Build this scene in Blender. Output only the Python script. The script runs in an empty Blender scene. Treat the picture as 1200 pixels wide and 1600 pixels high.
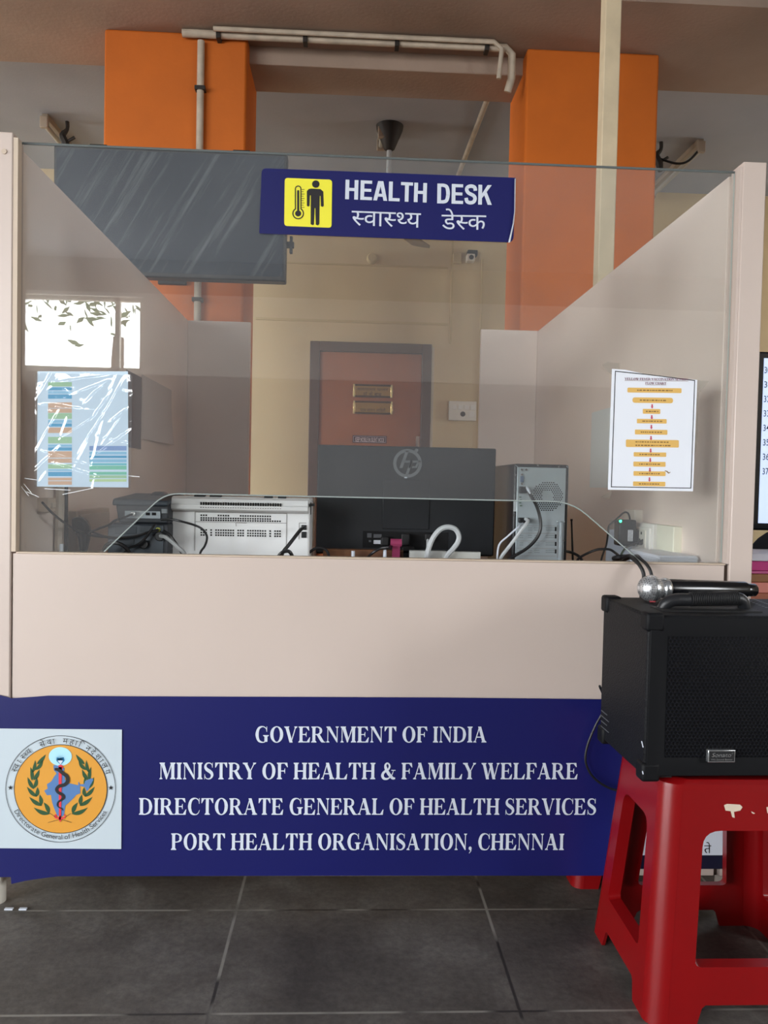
import bpy, bmesh, math, random
from mathutils import Vector, Matrix, noise
random.seed(7)
SC = bpy.context.scene
COL = SC.collection

# ------------------------------------------------------------------ camera
FPX, EYE = 1256.6, 1.05
YAW, PITCH, ROLL = 0.0457, 0.03286, 0.02112
_fw = Vector((math.sin(YAW)*math.cos(PITCH), math.cos(YAW)*math.cos(PITCH), -math.sin(PITCH)))
_rt = Vector((math.cos(YAW), -math.sin(YAW), 0.0))
_up = _rt.cross(_fw)
RT = _rt*math.cos(ROLL) + _up*math.sin(ROLL)
UP = -_rt*math.sin(ROLL) + _up*math.cos(ROLL)
FW = _fw
EYEP = Vector((0, 0, EYE))
cam = bpy.data.cameras.new('camera')
cam.sensor_fit = 'VERTICAL'; cam.sensor_height = 24.0; cam.sensor_width = 18.0
cam.lens = 24.0*FPX/1600.0
cam.clip_start = 0.05; cam.clip_end = 200
camo = bpy.data.objects.new('camera', cam); COL.objects.link(camo)
M = Matrix.Identity(4)
for i, v in enumerate((RT, UP, -FW)):
    for j in range(3): M[j][i] = v[j]
M.translation = EYEP
camo.matrix_world = M
SC.camera = camo

# ------------------------------------------------------------------ light and exposure
SC.view_settings.view_transform = 'Standard'
SC.view_settings.look = 'None'
SC.view_settings.gamma = 1.0
SC.view_settings.use_curve_mapping = False
SC.view_settings.exposure = -0.1
SC.cycles.use_denoising = True
SC.cycles.max_bounces = 12
SC.cycles.diffuse_bounces = 6
SC.cycles.glossy_bounces = 6
SC.cycles.transparent_max_bounces = 24
SC.cycles.sample_clamp_indirect = 8.0
SC.cycles.caustics_reflective = False
SC.cycles.caustics_refractive = False
world = bpy.data.worlds.new('sky'); SC.world = world
world.use_nodes = True
wn = world.node_tree.nodes; wl = world.node_tree.links
bg = wn['Background']
SKY = 25.0
tc = wn.new('ShaderNodeTexCoord'); sx = wn.new('ShaderNodeSeparateXYZ')
wl.new(tc.outputs['Generated'], sx.inputs[0])
rp = wn.new('ShaderNodeValToRGB')
rp.color_ramp.elements[0].position = 0.44; rp.color_ramp.elements[0].color = (.46, .45, .43, 1)
rp.color_ramp.elements[1].position = 0.56; rp.color_ramp.elements[1].color = (.93, .965, 1.0, 1)
mr = wn.new('ShaderNodeMath'); mr.operation = 'MULTIPLY_ADD'; mr.inputs[1].default_value = .5; mr.inputs[2].default_value = .5
wl.new(sx.outputs['Z'], mr.inputs[0]); wl.new(mr.outputs[0], rp.inputs[0]); wl.new(rp.outputs[0], bg.inputs['Color'])
bg.inputs['Strength'].default_value = SKY
# openings that let daylight in: (name, centre, size_x, size_y, rotation) - portals over the modelled openings
WIN_LEFT = [(-4.4, -0.4, 0.5, 3.1), (4.6, 6.2, 0.3, 3.3)]          # on the left wall, second one added to light the back wall: y0, y1, z0, z1
WIN_ADDED_RIGHT = [(-2.6, -0.8, 1.2, 3.0), (4.75, 5.35, 0.9, 2.7)]                          # on the right wall, both added to light back wall and left partition
WIN_REAR = (-3.70, -2.28, 2.25, 3.06)                                # high window behind the camera: x0, x1, z0, z1
WIN_ADDED_REAR = (-6.7, -4.15, 0.4, 3.15)                                 # tall window further left in the same wall, added to light the booth interior
ROOM_L, ROOM_R, ROOM_REAR, ROOM_BACK = -7.0, 5.0, -5.0, 6.3
def portal(name, loc, sx_, sy_, rot):
    l = bpy.data.lights.new(name, 'AREA'); l.shape = 'RECTANGLE'; l.size = sx_; l.size_y = sy_
    l.cycles.is_portal = True
    o = bpy.data.objects.new(name, l); o.location = loc; o.rotation_euler = rot; COL.objects.link(o)
for y0, y1, z0, z1 in WIN_LEFT:
    portal('window_daylight', (ROOM_L-.1, (y0+y1)/2, (z0+z1)/2), z1-z0, y1-y0, (0, -math.pi/2, 0))
for y0, y1, z0, z1 in WIN_ADDED_RIGHT:
    portal('window_daylight', (ROOM_R+.1, (y0+y1)/2, (z0+z1)/2), z1-z0, y1-y0, (0, math.pi/2, 0))
for w_ in (WIN_REAR, WIN_ADDED_REAR):
    portal('window_daylight', ((w_[0]+w_[1])/2, ROOM_REAR-.1, (w_[2]+w_[3])/2), w_[1]-w_[0], w_[3]-w_[2], (math.pi/2, 0, 0))

# ------------------------------------------------------------------ pixel rays -> points on real planes
def ray(px, py):
    return (RT*((px-600)/FPX) + UP*((800-py)/FPX) + FW)
def at(px, py, Y):
    d = ray(px, py); return EYEP + d*(Y/d.y)
def atX(px, py, X):
    d = ray(px, py); return EYEP + d*(X/d.x)
def atZ(px, py, Z):
    d = ray(px, py); return EYEP + d*((Z-EYE)/d.z)

# ------------------------------------------------------------------ materials
def lin(c):
    def f(u):
        u /= 255.0
        return u/12.92 if u <= .04045 else ((u+.055)/1.055)**2.4
    return tuple(f(u) for u in c) + (1.0,)
def mat(name, rgb, rough=.5, metal=0.0, var=0.0, scale=6.0, bump=0.0, bscale=120.0, spec=.5, dirt=None, coat=0.0):
    m = bpy.data.materials.new(name); m.use_nodes = True
    nt = m.node_tree; n = nt.nodes; l = nt.links
    b = n['Principled BSDF']
    c = lin(rgb)
    b.inputs['Base Color'].default_value = c
    b.inputs['Roughness'].default_value = rough
    b.inputs['Metallic'].default_value = metal
    b.inputs['Specular IOR Level'].default_value = spec
    b.inputs['Coat Weight'].default_value = coat
    co = n.new('ShaderNodeTexCoord')
    if var > 0:
        t = n.new('ShaderNodeTexNoise'); t.inputs['Scale'].default_value = scale; t.inputs['Detail'].default_value = 6
        l.new(co.outputs['Object'], t.inputs['Vector'])
        r = n.new('ShaderNodeValToRGB')
        d = dirt and lin(dirt) or tuple(x*(1-var) for x in c[:3]) + (1,)
        r.color_ramp.elements[0].color = d; r.color_ramp.elements[0].position = .32
        r.color_ramp.elements[1].color = tuple(min(1, x*(1+var*.35)) for x in c[:3]) + (1,); r.color_ramp.elements[1].position = .68
        l.new(t.outputs['Fac'], r.inputs[0]); l.new(r.outputs[0], b.inputs['Base Color'])
    if bump > 0:
        t2 = n.new('ShaderNodeTexNoise'); t2.inputs['Scale'].default_value = bscale; t2.inputs['Detail'].default_value = 4
        l.new(co.outputs['Object'], t2.inputs['Vector'])
        bp = n.new('ShaderNodeBump'); bp.inputs['Strength'].default_value = bump; bp.inputs['Distance'].default_value = .004
        l.new(t2.outputs['Fac'], bp.inputs['Height']); l.new(bp.outputs[0], b.inputs['Normal'])
    return m
def emit(name, rgb, s):
    m = mat(name, rgb, .4); b = m.node_tree.nodes['Principled BSDF']
    b.inputs['Emission Color'].default_value = lin(rgb); b.inputs['Emission Strength'].default_value = s
    return m
def glass_mat(name, tint, haze, gloss_rough=0.0, boost=1.0, hazecol=(200, 196, 190), patchy=0.0):
    """clear sheet: light passes straight on, Fresnel mirror on both faces, veiling glare imitated by a thin film of dust"""
    m = bpy.data.materials.new(name); m.use_nodes = True
    nt = m.node_tree; n = nt.nodes; l = nt.links
    n.remove(n['Principled BSDF'])
    out = n['Material Output']
    tr = n.new('ShaderNodeBsdfTransparent'); tr.inputs[0].default_value = tint + (1,)
    gl = n.new('ShaderNodeBsdfGlossy'); gl.inputs['Roughness'].default_value = gloss_rough; gl.inputs[0].default_value = (1, 1, 1, 1)
    fr = n.new('ShaderNodeFresnel')
    ge = n.new('ShaderNodeNewGeometry'); io = n.new('ShaderNodeMapRange'); io.inputs['To Min'].default_value = 1.5; io.inputs['To Max'].default_value = 1/1.5
    l.new(ge.outputs['Backfacing'], io.inputs['Value']); l.new(io.outputs[0], fr.inputs['IOR'])
    mu = n.new('ShaderNodeMath'); mu.operation = 'MULTIPLY'; mu.inputs[1].default_value = boost; mu.use_clamp = True
    l.new(fr.outputs[0], mu.inputs[0])
    mx = n.new('ShaderNodeMixShader'); l.new(mu.outputs[0], mx.inputs[0]); l.new(tr.outputs[0], mx.inputs[1]); l.new(gl.outputs[0], mx.inputs[2])
    df = n.new('ShaderNodeBsdfDiffuse'); df.inputs[0].default_value = lin(hazecol)
    mx2 = n.new('ShaderNodeMixShader'); mx2.inputs[0].default_value = haze
    if patchy > 0:
        co = n.new('ShaderNodeTexCoord'); t = n.new('ShaderNodeTexNoise'); t.inputs['Scale'].default_value = 2.2; t.inputs['Detail'].default_value = 5
        l.new(co.outputs['Object'], t.inputs['Vector'])
        ma = n.new('ShaderNodeMapRange'); ma.inputs['From Min'].default_value = .3; ma.inputs['From Max'].default_value = .7
        ma.inputs['To Min'].default_value = haze*(1-patchy); ma.inputs['To Max'].default_value = haze*(1+patchy)
        l.new(t.outputs['Fac'], ma.inputs['Value']); l.new(ma.outputs[0], mx2.inputs[0])
    l.new(mx.outputs[0], mx2.inputs[1]); l.new(df.outputs[0], mx2.inputs[2])
    l.new(mx2.outputs[0], out.inputs[0])
    return m

# ------------------------------------------------------------------ mesh builder
class MB:
    def __init__(s): s.bm = bmesh.new(); s.mi = 0
    def _new(s, vs, fs, smooth=False):
        bv = [s.bm.verts.new(v) for v in vs]
        out = []
        for f in fs:
            try: q = s.bm.faces.new([bv[i] for i in f])
            except ValueError: continue
            q.material_index = s.mi; q.smooth = smooth; out.append(q)
        return out
    def box(s, a, b):
        x0, x1 = sorted((a[0], b[0])); y0, y1 = sorted((a[1], b[1])); z0, z1 = sorted((a[2], b[2]))
        v = [(x, y, z) for z in (z0, z1) for y in (y0, y1) for x in (x0, x1)]
        s._new(v, [(0,2,3,1), (4,5,7,6), (0,1,5,4), (2,6,7,3), (0,4,6,2), (1,3,7,5)]); return s
    def cbox(s, c, d, rot=None):
        hx, hy, hz = d[0]/2, d[1]/2, d[2]/2
        v = [Vector((x, y, z)) for z in (-hz, hz) for y in (-hy, hy) for x in (-hx, hx)]
        if rot is not None: v = [rot @ p for p in v]
        c = Vector(c)
        s._new([p + c for p in v], [(0,2,3,1), (4,5,7,6), (0,1,5,4), (2,6,7,3), (0,4,6,2), (1,3,7,5)]); return s
    def hexa(s, v8):
        """8 corners: bottom 4 then top 4 in the same turn"""
        s._new(v8, [(3,2,1,0), (4,5,6,7), (0,1,5,4), (1,2,6,5), (2,3,7,6), (3,0,4,7)]); return s
    def tube(s, pts, r, seg=8, smooth_path=0, caps=True):
        pts = [Vector(p) for p in pts]
        rs = list(r) if isinstance(r, (list, tuple)) else [r]*len(pts)
        if smooth_path and len(pts) > 2:
            n, nr = [], []
            for i in range(len(pts)-1):
                p0 = pts[max(i-1, 0)]; p1 = pts[i]; p2 = pts[i+1]; p3 = pts[min(i+2, len(pts)-1)]
                for k in range(smooth_path):
                    t = k/smooth_path
                    n.append(.5*((2*p1)+(p2-p0)*t+(2*p0-5*p1+4*p2-p3)*t*t+(3*p1-p0-3*p2+p3)*t**3)); nr.append(rs[i]*(1-t)+rs[i+1]*t)
            pts = n+[pts[-1]]; rs = nr+[rs[-1]]
        rings = []; prev = None
        for i, p in enumerate(pts):
            d = (pts[min(i+1, len(pts)-1)]-pts[max(i-1, 0)])
            if d.length < 1e-9: d = Vector((0, 0, 1))
            d.normalize()
            if prev is None:
                u = d.orthogonal().normalized()
            else:
                u = prev - d*prev.dot(d)
                u = u.normalized() if u.length > 1e-6 else d.orthogonal().normalized()
            prev = u; w = d.cross(u)
            rings.append([s.bm.verts.new(p+(u*math.cos(2*math.pi*k/seg)+w*math.sin(2*math.pi*k/seg))*rs[i]) for k in range(seg)])
        for a, b in zip(rings, rings[1:]):
            for k in range(seg):
                f = s.bm.faces.new((a[k], a[(k+1) % seg], b[(k+1) % seg], b[k])); f.smooth = True; f.material_index = s.mi
        if caps:
            for q, rv in ((rings[0], True), (rings[-1], False)):
                f = s.bm.faces.new(list(reversed(q)) if rv else q); f.material_index = s.mi
        return s
    def cyl(s, a, b, r, seg=20): return s.tube([a, b], r, seg)
    def lathe(s, prof, c, axis=(0, 0, 1), seg=24):
        ax = Vector(axis).normalized(); u = ax.orthogonal().normalized(); w = ax.cross(u); c = Vector(c)
        rings = []
        for (r, h) in prof:
            rings.append([s.bm.verts.new(c+ax*h+(u*math.cos(2*math.pi*k/seg)+w*math.sin(2*math.pi*k/seg))*max(r, 1e-5)) for k in range(seg)])
        for a, b in zip(rings, rings[1:]):
            for k in range(seg):
                f = s.bm.faces.new((a[k], a[(k+1) % seg], b[(k+1) % seg], b[k])); f.smooth = True; f.material_index = s.mi
        for q, rv in ((rings[0], True), (rings[-1], False)):
            f = s.bm.faces.new(list(reversed(q)) if rv else q); f.material_index = s.mi
        return s
    def poly(s, pts): s._new(pts, [tuple(range(len(pts)))]); return s
    def strip(s, left, right):
        n = len(left); s._new(list(left)+list(right), [(i, i+1, n+i+1, n+i) for i in range(n-1)]); return s
    def grid(s, nx, ny, fn, smooth=True):
        v = [fn(i/nx, j/ny) for j in range(ny+1) for i in range(nx+1)]
        s._new(v, [(j*(nx+1)+i, j*(nx+1)+i+1, (j+1)*(nx+1)+i+1, (j+1)*(nx+1)+i) for j in range(ny) for i in range(nx)], smooth); return s
    def mesh2d(s, verts, faces, fn):
        s._new([fn(v) for v in verts], faces); return s
    def fill(s, contours, fn, thick=0.0):
        """contours in 2-D (holes allowed), mapped to space by fn(u, v, w)"""
        v, f = fill2d(contours, thick)
        s._new([fn(a[0], a[1], a[2]) for a in v], f); return s

_tmpcache = {}
def _curve_mesh(c):
    o = bpy.data.objects.new('tmp', c); COL.objects.link(o)
    bpy.context.view_layer.update()
    me = o.to_mesh()
    v = [tuple(x.co) for x in me.vertices]; f = [tuple(p.vertices) for p in me.polygons]
    o.to_mesh_clear(); bpy.data.objects.remove(o); bpy.data.curves.remove(c)
    return v, f
def fill2d(contours, thick=0.0):
    c = bpy.data.curves.new('tmp', 'CURVE'); c.dimensions = '2D'; c.fill_mode = 'BOTH'; c.extrude = thick/2
    for k in contours:
        sp = c.splines.new('POLY'); sp.points.add(len(k)-1); sp.use_cyclic_u = True
        for p, q in zip(sp.points, k): p.co = (q[0], q[1], 0, 1)
    return _curve_mesh(c)
def text2d(sx_, bold=0.0, shear=0.0):
    key = (sx_, bold, shear)
    if key not in _tmpcache:
        c = bpy.data.curves.new('tmp', 'FONT'); c.body = sx_; c.size = 1; c.offset = bold; c.shear = shear; c.resolution_u = 3
        _tmpcache[key] = _curve_mesh(c)
    return _tmpcache[key]

OFF = {}
def link(o): COL.objects.link(o); return o
def meta(o, label, cat=None, group=None, kind=None):
    if label: o['label'] = label
    if cat: o['category'] = cat
    if group: o['group'] = group
    if kind: o['kind'] = kind
    return o
def thing(name, label, cat, loc=(0, 0, 0), group=None, rz=0.0, kind=None, local=False):
    o = bpy.data.objects.new(name, None); o.empty_display_size = .05
    o.location = loc; o.rotation_euler = (0, 0, rz); link(o); OFF[o.name] = Vector(loc) if rz == 0 and not local else Vector((0, 0, 0))
    return meta(o, label, cat, group, kind)
def build(name, mb, mats, parent=None, bevel=0.0, seg=2, sharp=35, normals=True, keep=False):
    me = bpy.data.meshes.new(name)
    off = OFF[parent.name] if parent is not None else Vector((0, 0, 0))
    if parent is None and not keep:
        vs = [v.co for v in mb.bm.verts]
        off = Vector(((min(v.x for v in vs)+max(v.x for v in vs))/2, (min(v.y for v in vs)+max(v.y for v in vs))/2, min(v.z for v in vs)))
    for v in mb.bm.verts: v.co -= off
    if normals: bmesh.ops.recalc_face_normals(mb.bm, faces=mb.bm.faces)
    mb.bm.to_mesh(me); mb.bm.free()
    for m in (mats if isinstance(mats, (list, tuple)) else [mats]): me.materials.append(m)
    me.set_sharp_from_angle(angle=math.radians(sharp))
    o = bpy.data.objects.new(name, me); link(o)
    if parent is not None: o.parent = parent; OFF[o.name] = off
    else: o.location = off; OFF[o.name] = off
    if bevel > 0:
        b = o.modifiers.new('edge', 'BEVEL'); b.width = bevel; b.segments = seg; b.limit_method = 'ANGLE'; b.angle_limit = math.radians(40)
    return o
def single(name, mb, mats, label, cat, group=None, bevel=0.0, **k):
    return meta(build(name, mb, mats, None, bevel, **k), label, cat, group)
def struct(name, mb, mats, label, bevel=0.0, cat=None, **k):
    return meta(build(name, mb, mats, None, bevel, **k), label, cat, None, 'structure')

# ------------------------------------------------------------------ lettering
# flat printing on an upright plane that faces the camera: u = X, v = Z, t = how far it stands out (towards -Y)
def plane(Y):
    return lambda u, v, w=0.0: Vector((u, Y-w, v))
def span(mb, vf, A, B, H, Y, capref=None):
    """fit 2-D geometry between baseline pixels A and B with height H pixels, on the plane at depth Y"""
    v, f = vf
    x0 = min(p[0] for p in v); x1 = max(p[0] for p in v)
    cap = capref or max(p[1] for p in v)
    a = at(A[0], A[1], Y); b = at(B[0], B[1], Y); h = (at(A[0], A[1]-H, Y)-a).length
    u = (b-a); L = u.length; u.normalize(); n = Vector((-u.z, 0, u.x))
    mb._new([a+u*((p[0]-x0)/(x1-x0)*L)+n*(p[1]/cap*h)-Vector((0, p[2] if len(p) > 2 and p[2] < .01 else 0, 0)) for p in v], f)
def sans(mb, s, A, B, H, Y, bold=0.0, capref=None): span(mb, text2d(s, bold), A, B, H, Y, capref)
GLYPHS = {
 'स': (676, [[[587,551],[587,0],[506,0],[506,266],[477,259],[448,254],[417,252],[380,251],[337,253],[292,259],[248,267],[212,277],[191,265],[167,253],[188,227],[212,200],[237,173],[264,146],[292,119],[320,93],[350,67],[380,42],[326,-12],[298,13],[272,37],[246,62],[221,87],[196,112],[174,136],[153,159],[133,181],[99,222],[73,256],[55,284],[46,305],[41,323],[40,340],[44,359],[55,376],[75,389],[104,393],[127,390],[148,382],[165,368],[181,350],[199,372],[210,399],[215,428],[217,458],[216,487],[213,512],[207,534],[201,551],[0,551],[0,622],[691,622],[691,551]],[[369,322],[406,323],[440,326],[473,331],[506,339],[506,551],[281,551],[287,533],[293,511],[297,486],[298,458],[296,419],[289,385],[277,356],[262,333],[315,325]]]),
 'व': (556, [[[571,551],[467,551],[467,0],[387,0],[387,165],[358,148],[324,133],[282,122],[233,118],[182,123],[137,139],[99,164],[71,198],[52,238],[46,286],[50,326],[60,362],[78,393],[104,418],[135,438],[170,453],[210,461],[255,464],[270,464],[288,463],[326,459],[342,457],[354,454],[349,381],[329,385],[306,388],[282,390],[259,391],[204,384],[162,364],[136,331],[127,287],[135,243],[159,212],[193,194],[235,188],[283,194],[325,211],[359,234],[387,260],[387,551],[0,551],[0,622],[571,622]]]),
 'थ': (642, [[[553,551],[553,0],[472,0],[472,180],[440,162],[403,147],[359,136],[308,132],[267,135],[229,144],[195,159],[164,181],[136,208],[114,240],[96,278],[83,322],[127,333],[164,346],[194,361],[217,378],[245,418],[255,467],[249,511],[232,543],[205,562],[171,568],[148,565],[130,556],[118,541],[114,521],[134,481],[195,461],[187,391],[129,405],[84,431],[56,468],[46,519],[55,568],[83,604],[123,625],[172,632],[212,628],[251,615],[285,592],[312,561],[330,520],[336,469],[333,434],[326,402],[314,374],[296,349],[274,327],[248,307],[217,290],[182,274],[207,243],[234,221],[269,207],[314,203],[362,208],[403,223],[439,246],[472,275],[472,551],[390,551],[390,622],[656,622],[656,551]]]),
 'य': (580, [[[595,622],[595,551],[491,551],[491,0],[410,0],[410,179],[379,162],[343,147],[301,136],[253,132],[210,136],[172,147],[137,166],[108,193],[82,225],[62,263],[48,305],[38,353],[92,369],[130,390],[153,418],[160,457],[157,484],[149,509],[136,532],[123,551],[0,551],[0,622]],[[129,301],[152,258],[180,228],[215,209],[259,203],[306,208],[346,224],[380,247],[410,274],[410,551],[211,551],[233,498],[240,445],[233,396],[212,355],[178,324]]]),
 'ड': (577, [[[358,222],[329,220],[300,215],[273,207],[248,197],[205,228],[169,263],[145,304],[137,352],[139,378],[147,400],[159,418],[174,433],[199,448],[228,458],[264,463],[308,465],[401,465],[401,551],[0,551],[0,622],[592,622],[592,551],[482,551],[482,394],[298,394],[271,393],[254,391],[242,387],[232,381],[221,367],[217,347],[220,325],[231,307],[246,291],[261,277],[309,290],[362,294],[397,292],[430,285],[459,273],[485,257],[522,212],[534,154],[531,122],[522,93],[506,67],[485,44],[457,24],[424,11],[383,3],[337,0],[289,3],[244,11],[202,25],[162,44],[124,68],[89,95],[56,125],[25,158],[86,207],[115,175],[144,148],[173,125],[203,107],[233,92],[266,82],[300,76],[337,74],[388,79],[424,94],[446,118],[453,152],[447,183],[429,205],[399,218]]]),
 'क': (762, [[[777,551],[452,551],[452,349],[477,371],[505,387],[536,396],[569,399],[628,389],[675,358],[693,335],[706,307],[713,275],[716,239],[712,192],[701,141],[681,90],[651,39],[579,80],[602,115],[620,154],[632,196],[636,237],[631,278],[617,307],[593,324],[562,330],[535,326],[508,312],[480,290],[452,258],[452,0],[371,0],[371,174],[344,155],[312,136],[272,123],[226,118],[180,123],[138,137],[100,161],[71,195],[52,238],[46,290],[49,328],[60,362],[77,391],[101,417],[131,438],[164,452],[202,461],[244,464],[268,463],[296,461],[321,457],[339,454],[333,381],[315,385],[293,388],[269,390],[249,391],[198,385],[159,365],[135,334],[127,292],[135,246],[158,214],[190,194],[228,188],[270,193],[307,209],[340,232],[371,260],[371,551],[0,551],[0,622],[777,622]]]),
 'म': (598, [[[509,551],[509,0],[428,0],[428,250],[207,250],[207,213],[203,185],[193,166],[177,155],[159,151],[140,154],[119,164],[99,178],[80,196],[64,216],[51,237],[42,258],[39,278],[42,295],[53,309],[71,318],[100,321],[126,321],[126,551],[0,551],[0,622],[612,622],[612,551]],[[428,551],[207,551],[207,321],[428,321]]]),
 'ह': (531, [[[321,69],[354,82],[380,98],[397,120],[403,148],[396,182],[374,208],[336,224],[280,229],[219,222],[175,201],[147,167],[138,124],[141,94],[150,64],[167,33],[197,-1],[216,-19],[241,-40],[269,-64],[302,-89],[248,-142],[205,-107],[167,-73],[135,-41],[108,-9],[86,23],[70,57],[61,92],[58,130],[62,166],[73,198],[92,225],[115,248],[97,268],[83,292],[72,320],[69,352],[72,378],[79,400],[91,418],[106,433],[131,448],[159,458],[191,463],[229,465],[361,465],[361,551],[0,551],[0,622],[546,622],[546,551],[442,551],[442,394],[230,394],[204,393],[186,391],[174,387],[164,381],[153,367],[149,347],[152,328],[159,312],[170,297],[183,284],[232,296],[284,300],[347,295],[397,279],[434,255],[461,225],[476,190],[481,153],[473,100],[447,57],[405,24],[348,2]]]),
 'न': (555, [[[0,622],[569,622],[569,551],[466,551],[466,0],[385,0],[385,298],[204,298],[204,244],[201,220],[190,202],[174,192],[153,188],[128,193],[102,209],[77,232],[56,260],[42,290],[37,318],[40,339],[51,355],[69,366],[98,369],[385,369],[385,551],[0,551]]]),
 'द': (520, [[[413,-58],[393,-24],[373,11],[356,44],[342,73],[316,70],[302,68],[287,68],[245,71],[203,79],[162,92],[125,113],[93,140],[68,176],[51,219],[46,272],[50,313],[62,348],[79,377],[102,401],[139,426],[183,443],[234,453],[290,456],[295,456],[295,551],[0,551],[0,622],[534,622],[534,551],[376,551],[376,385],[327,385],[275,383],[234,378],[201,369],[173,355],[153,338],[139,317],[129,292],[126,262],[136,214],[166,175],[188,159],[216,149],[249,142],[287,140],[299,140],[312,141],[308,160],[306,176],[311,206],[327,226],[349,236],[373,240],[411,234],[439,216],[455,190],[461,162],[457,134],[447,113],[430,97],[410,86],[423,62],[439,37],[457,9],[480,-24]]]),
 'श': (680, [[[122,189],[90,193],[64,207],[46,227],[40,255],[44,280],[58,299],[79,310],[104,314],[122,312],[142,307],[164,295],[191,276],[237,299],[273,335],[297,384],[305,443],[298,493],[275,533],[242,558],[199,566],[172,563],[153,553],[142,537],[138,516],[140,500],[148,484],[162,467],[186,454],[221,445],[270,440],[253,370],[209,375],[171,385],[139,399],[113,418],[78,463],[66,517],[75,563],[102,600],[145,624],[204,632],[250,627],[292,611],[329,584],[359,547],[378,499],[384,440],[382,406],[375,374],[365,342],[350,312],[331,285],[308,260],[283,239],[254,221],[276,201],[298,180],[320,158],[341,135],[380,88],[414,43],[350,-1],[325,33],[301,65],[279,93],[258,118],[217,160],[179,194],[151,190]],[[591,551],[591,0],[510,0],[510,551],[421,551],[421,622],[695,622],[695,551]]]),
 'ल': (678, [[[0,551],[0,622],[693,622],[693,551],[589,551],[589,0],[508,0],[508,355],[494,356],[470,353],[445,344],[421,327],[397,301],[375,262],[356,208],[279,232],[293,275],[311,313],[287,329],[263,342],[238,350],[209,353],[174,347],[148,330],[131,304],[126,271],[131,234],[148,199],[174,163],[210,127],[232,107],[255,86],[281,64],[309,40],[255,-12],[227,13],[200,37],[174,60],[149,84],[106,129],[73,176],[52,224],[45,275],[51,323],[70,362],[97,391],[131,411],[168,422],[204,426],[246,422],[285,412],[320,394],[354,370],[385,394],[419,412],[457,423],[499,426],[508,426],[508,551]]]),
 'त': (570, [[[481,551],[481,0],[400,0],[400,328],[291,328],[238,327],[200,322],[172,313],[150,299],[132,274],[126,237],[135,189],[163,143],[184,119],[209,94],[238,68],[271,40],[217,-12],[173,28],[132,68],[96,109],[69,151],[51,195],[45,242],[48,275],[59,305],[74,330],[93,351],[125,373],[163,388],[211,396],[272,399],[400,399],[400,551],[0,551],[0,622],[584,622],[584,551]]]),
 'अ': (764, [[[470,218],[459,157],[425,114],[374,89],[312,80],[270,84],[231,96],[194,116],[159,144],[126,181],[93,229],[61,287],[29,356],[100,382],[122,332],[145,287],[168,248],[193,215],[219,188],[246,168],[275,157],[305,153],[340,157],[367,171],[385,193],[391,227],[386,262],[371,293],[347,321],[318,347],[290,343],[260,341],[255,411],[313,418],[352,435],[373,461],[380,494],[374,525],[357,546],[331,558],[302,562],[267,560],[235,552],[204,540],[171,525],[146,594],[175,607],[211,620],[252,629],[298,632],[335,630],[367,622],[394,610],[418,593],[449,549],[459,495],[455,458],[442,426],[421,398],[392,375],[403,365],[412,355],[450,351],[486,350],[516,351],[543,353],[568,357],[594,363],[594,551],[521,551],[521,622],[779,622],[779,551],[675,551],[675,0],[594,0],[594,290],[570,285],[547,282],[523,280],[498,279],[479,280],[455,282],[466,251]]]),
 'ध': (615, [[[630,551],[526,551],[526,0],[445,0],[445,150],[413,132],[378,117],[336,106],[283,103],[246,106],[213,113],[184,126],[159,144],[123,191],[111,251],[113,278],[120,303],[132,327],[148,348],[105,370],[72,402],[49,442],[42,493],[52,548],[83,593],[130,622],[187,632],[236,625],[275,604],[302,572],[311,531],[301,486],[271,443],[210,482],[219,492],[226,504],[229,515],[230,526],[228,541],[220,555],[206,565],[184,568],[158,562],[136,546],[121,521],[116,489],[120,460],[132,438],[149,421],[172,409],[197,402],[223,397],[254,403],[288,405],[312,404],[333,402],[326,332],[312,333],[298,333],[253,328],[220,312],[198,288],[191,254],[198,218],[220,193],[252,178],[292,173],[341,178],[382,195],[416,218],[445,245],[445,551],[383,551],[383,622],[630,622]]]),
 'र': (409, [[[395,42],[341,-12],[312,13],[284,37],[256,62],[230,87],[205,112],[181,136],[159,159],[138,181],[102,222],[75,256],[57,284],[47,305],[42,323],[40,340],[44,359],[55,376],[75,389],[104,393],[127,390],[148,382],[165,368],[181,349],[215,371],[238,399],[252,431],[256,468],[255,491],[251,514],[245,534],[239,551],[0,551],[0,622],[424,622],[424,551],[320,551],[332,510],[336,458],[331,407],[314,365],[288,330],[254,301],[213,276],[167,254],[190,228],[216,201],[243,174],[272,147],[302,119],[332,93],[363,67]]]),
 'प': (568, [[[479,551],[479,0],[398,0],[398,191],[368,174],[335,159],[298,149],[254,146],[216,149],[182,160],[152,175],[128,194],[106,223],[91,258],[82,301],[79,358],[79,551],[0,551],[0,622],[583,622],[583,551]],[[398,551],[160,551],[160,369],[161,332],[163,304],[167,282],[173,266],[180,252],[190,240],[220,223],[263,217],[302,222],[338,236],[371,257],[398,280]]]),
 'ब': (571, [[[585,551],[482,551],[482,0],[401,0],[401,165],[371,148],[336,133],[293,122],[241,118],[188,123],[141,139],[101,164],[71,198],[52,238],[46,286],[50,326],[61,362],[80,393],[107,418],[139,438],[176,453],[218,461],[265,464],[280,464],[299,463],[339,459],[356,457],[369,454],[363,385],[342,389],[318,392],[293,394],[268,395],[249,394],[230,392],[365,224],[384,239],[401,256],[401,551],[0,551],[0,622],[585,622]],[[127,287],[135,242],[161,210],[198,190],[242,184],[260,185],[277,187],[293,191],[308,195],[168,370],[137,335]]]),
 'ा': (259, [[[170,551],[170,0],[89,0],[89,551],[0,551],[0,622],[273,622],[273,551]]]),
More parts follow.
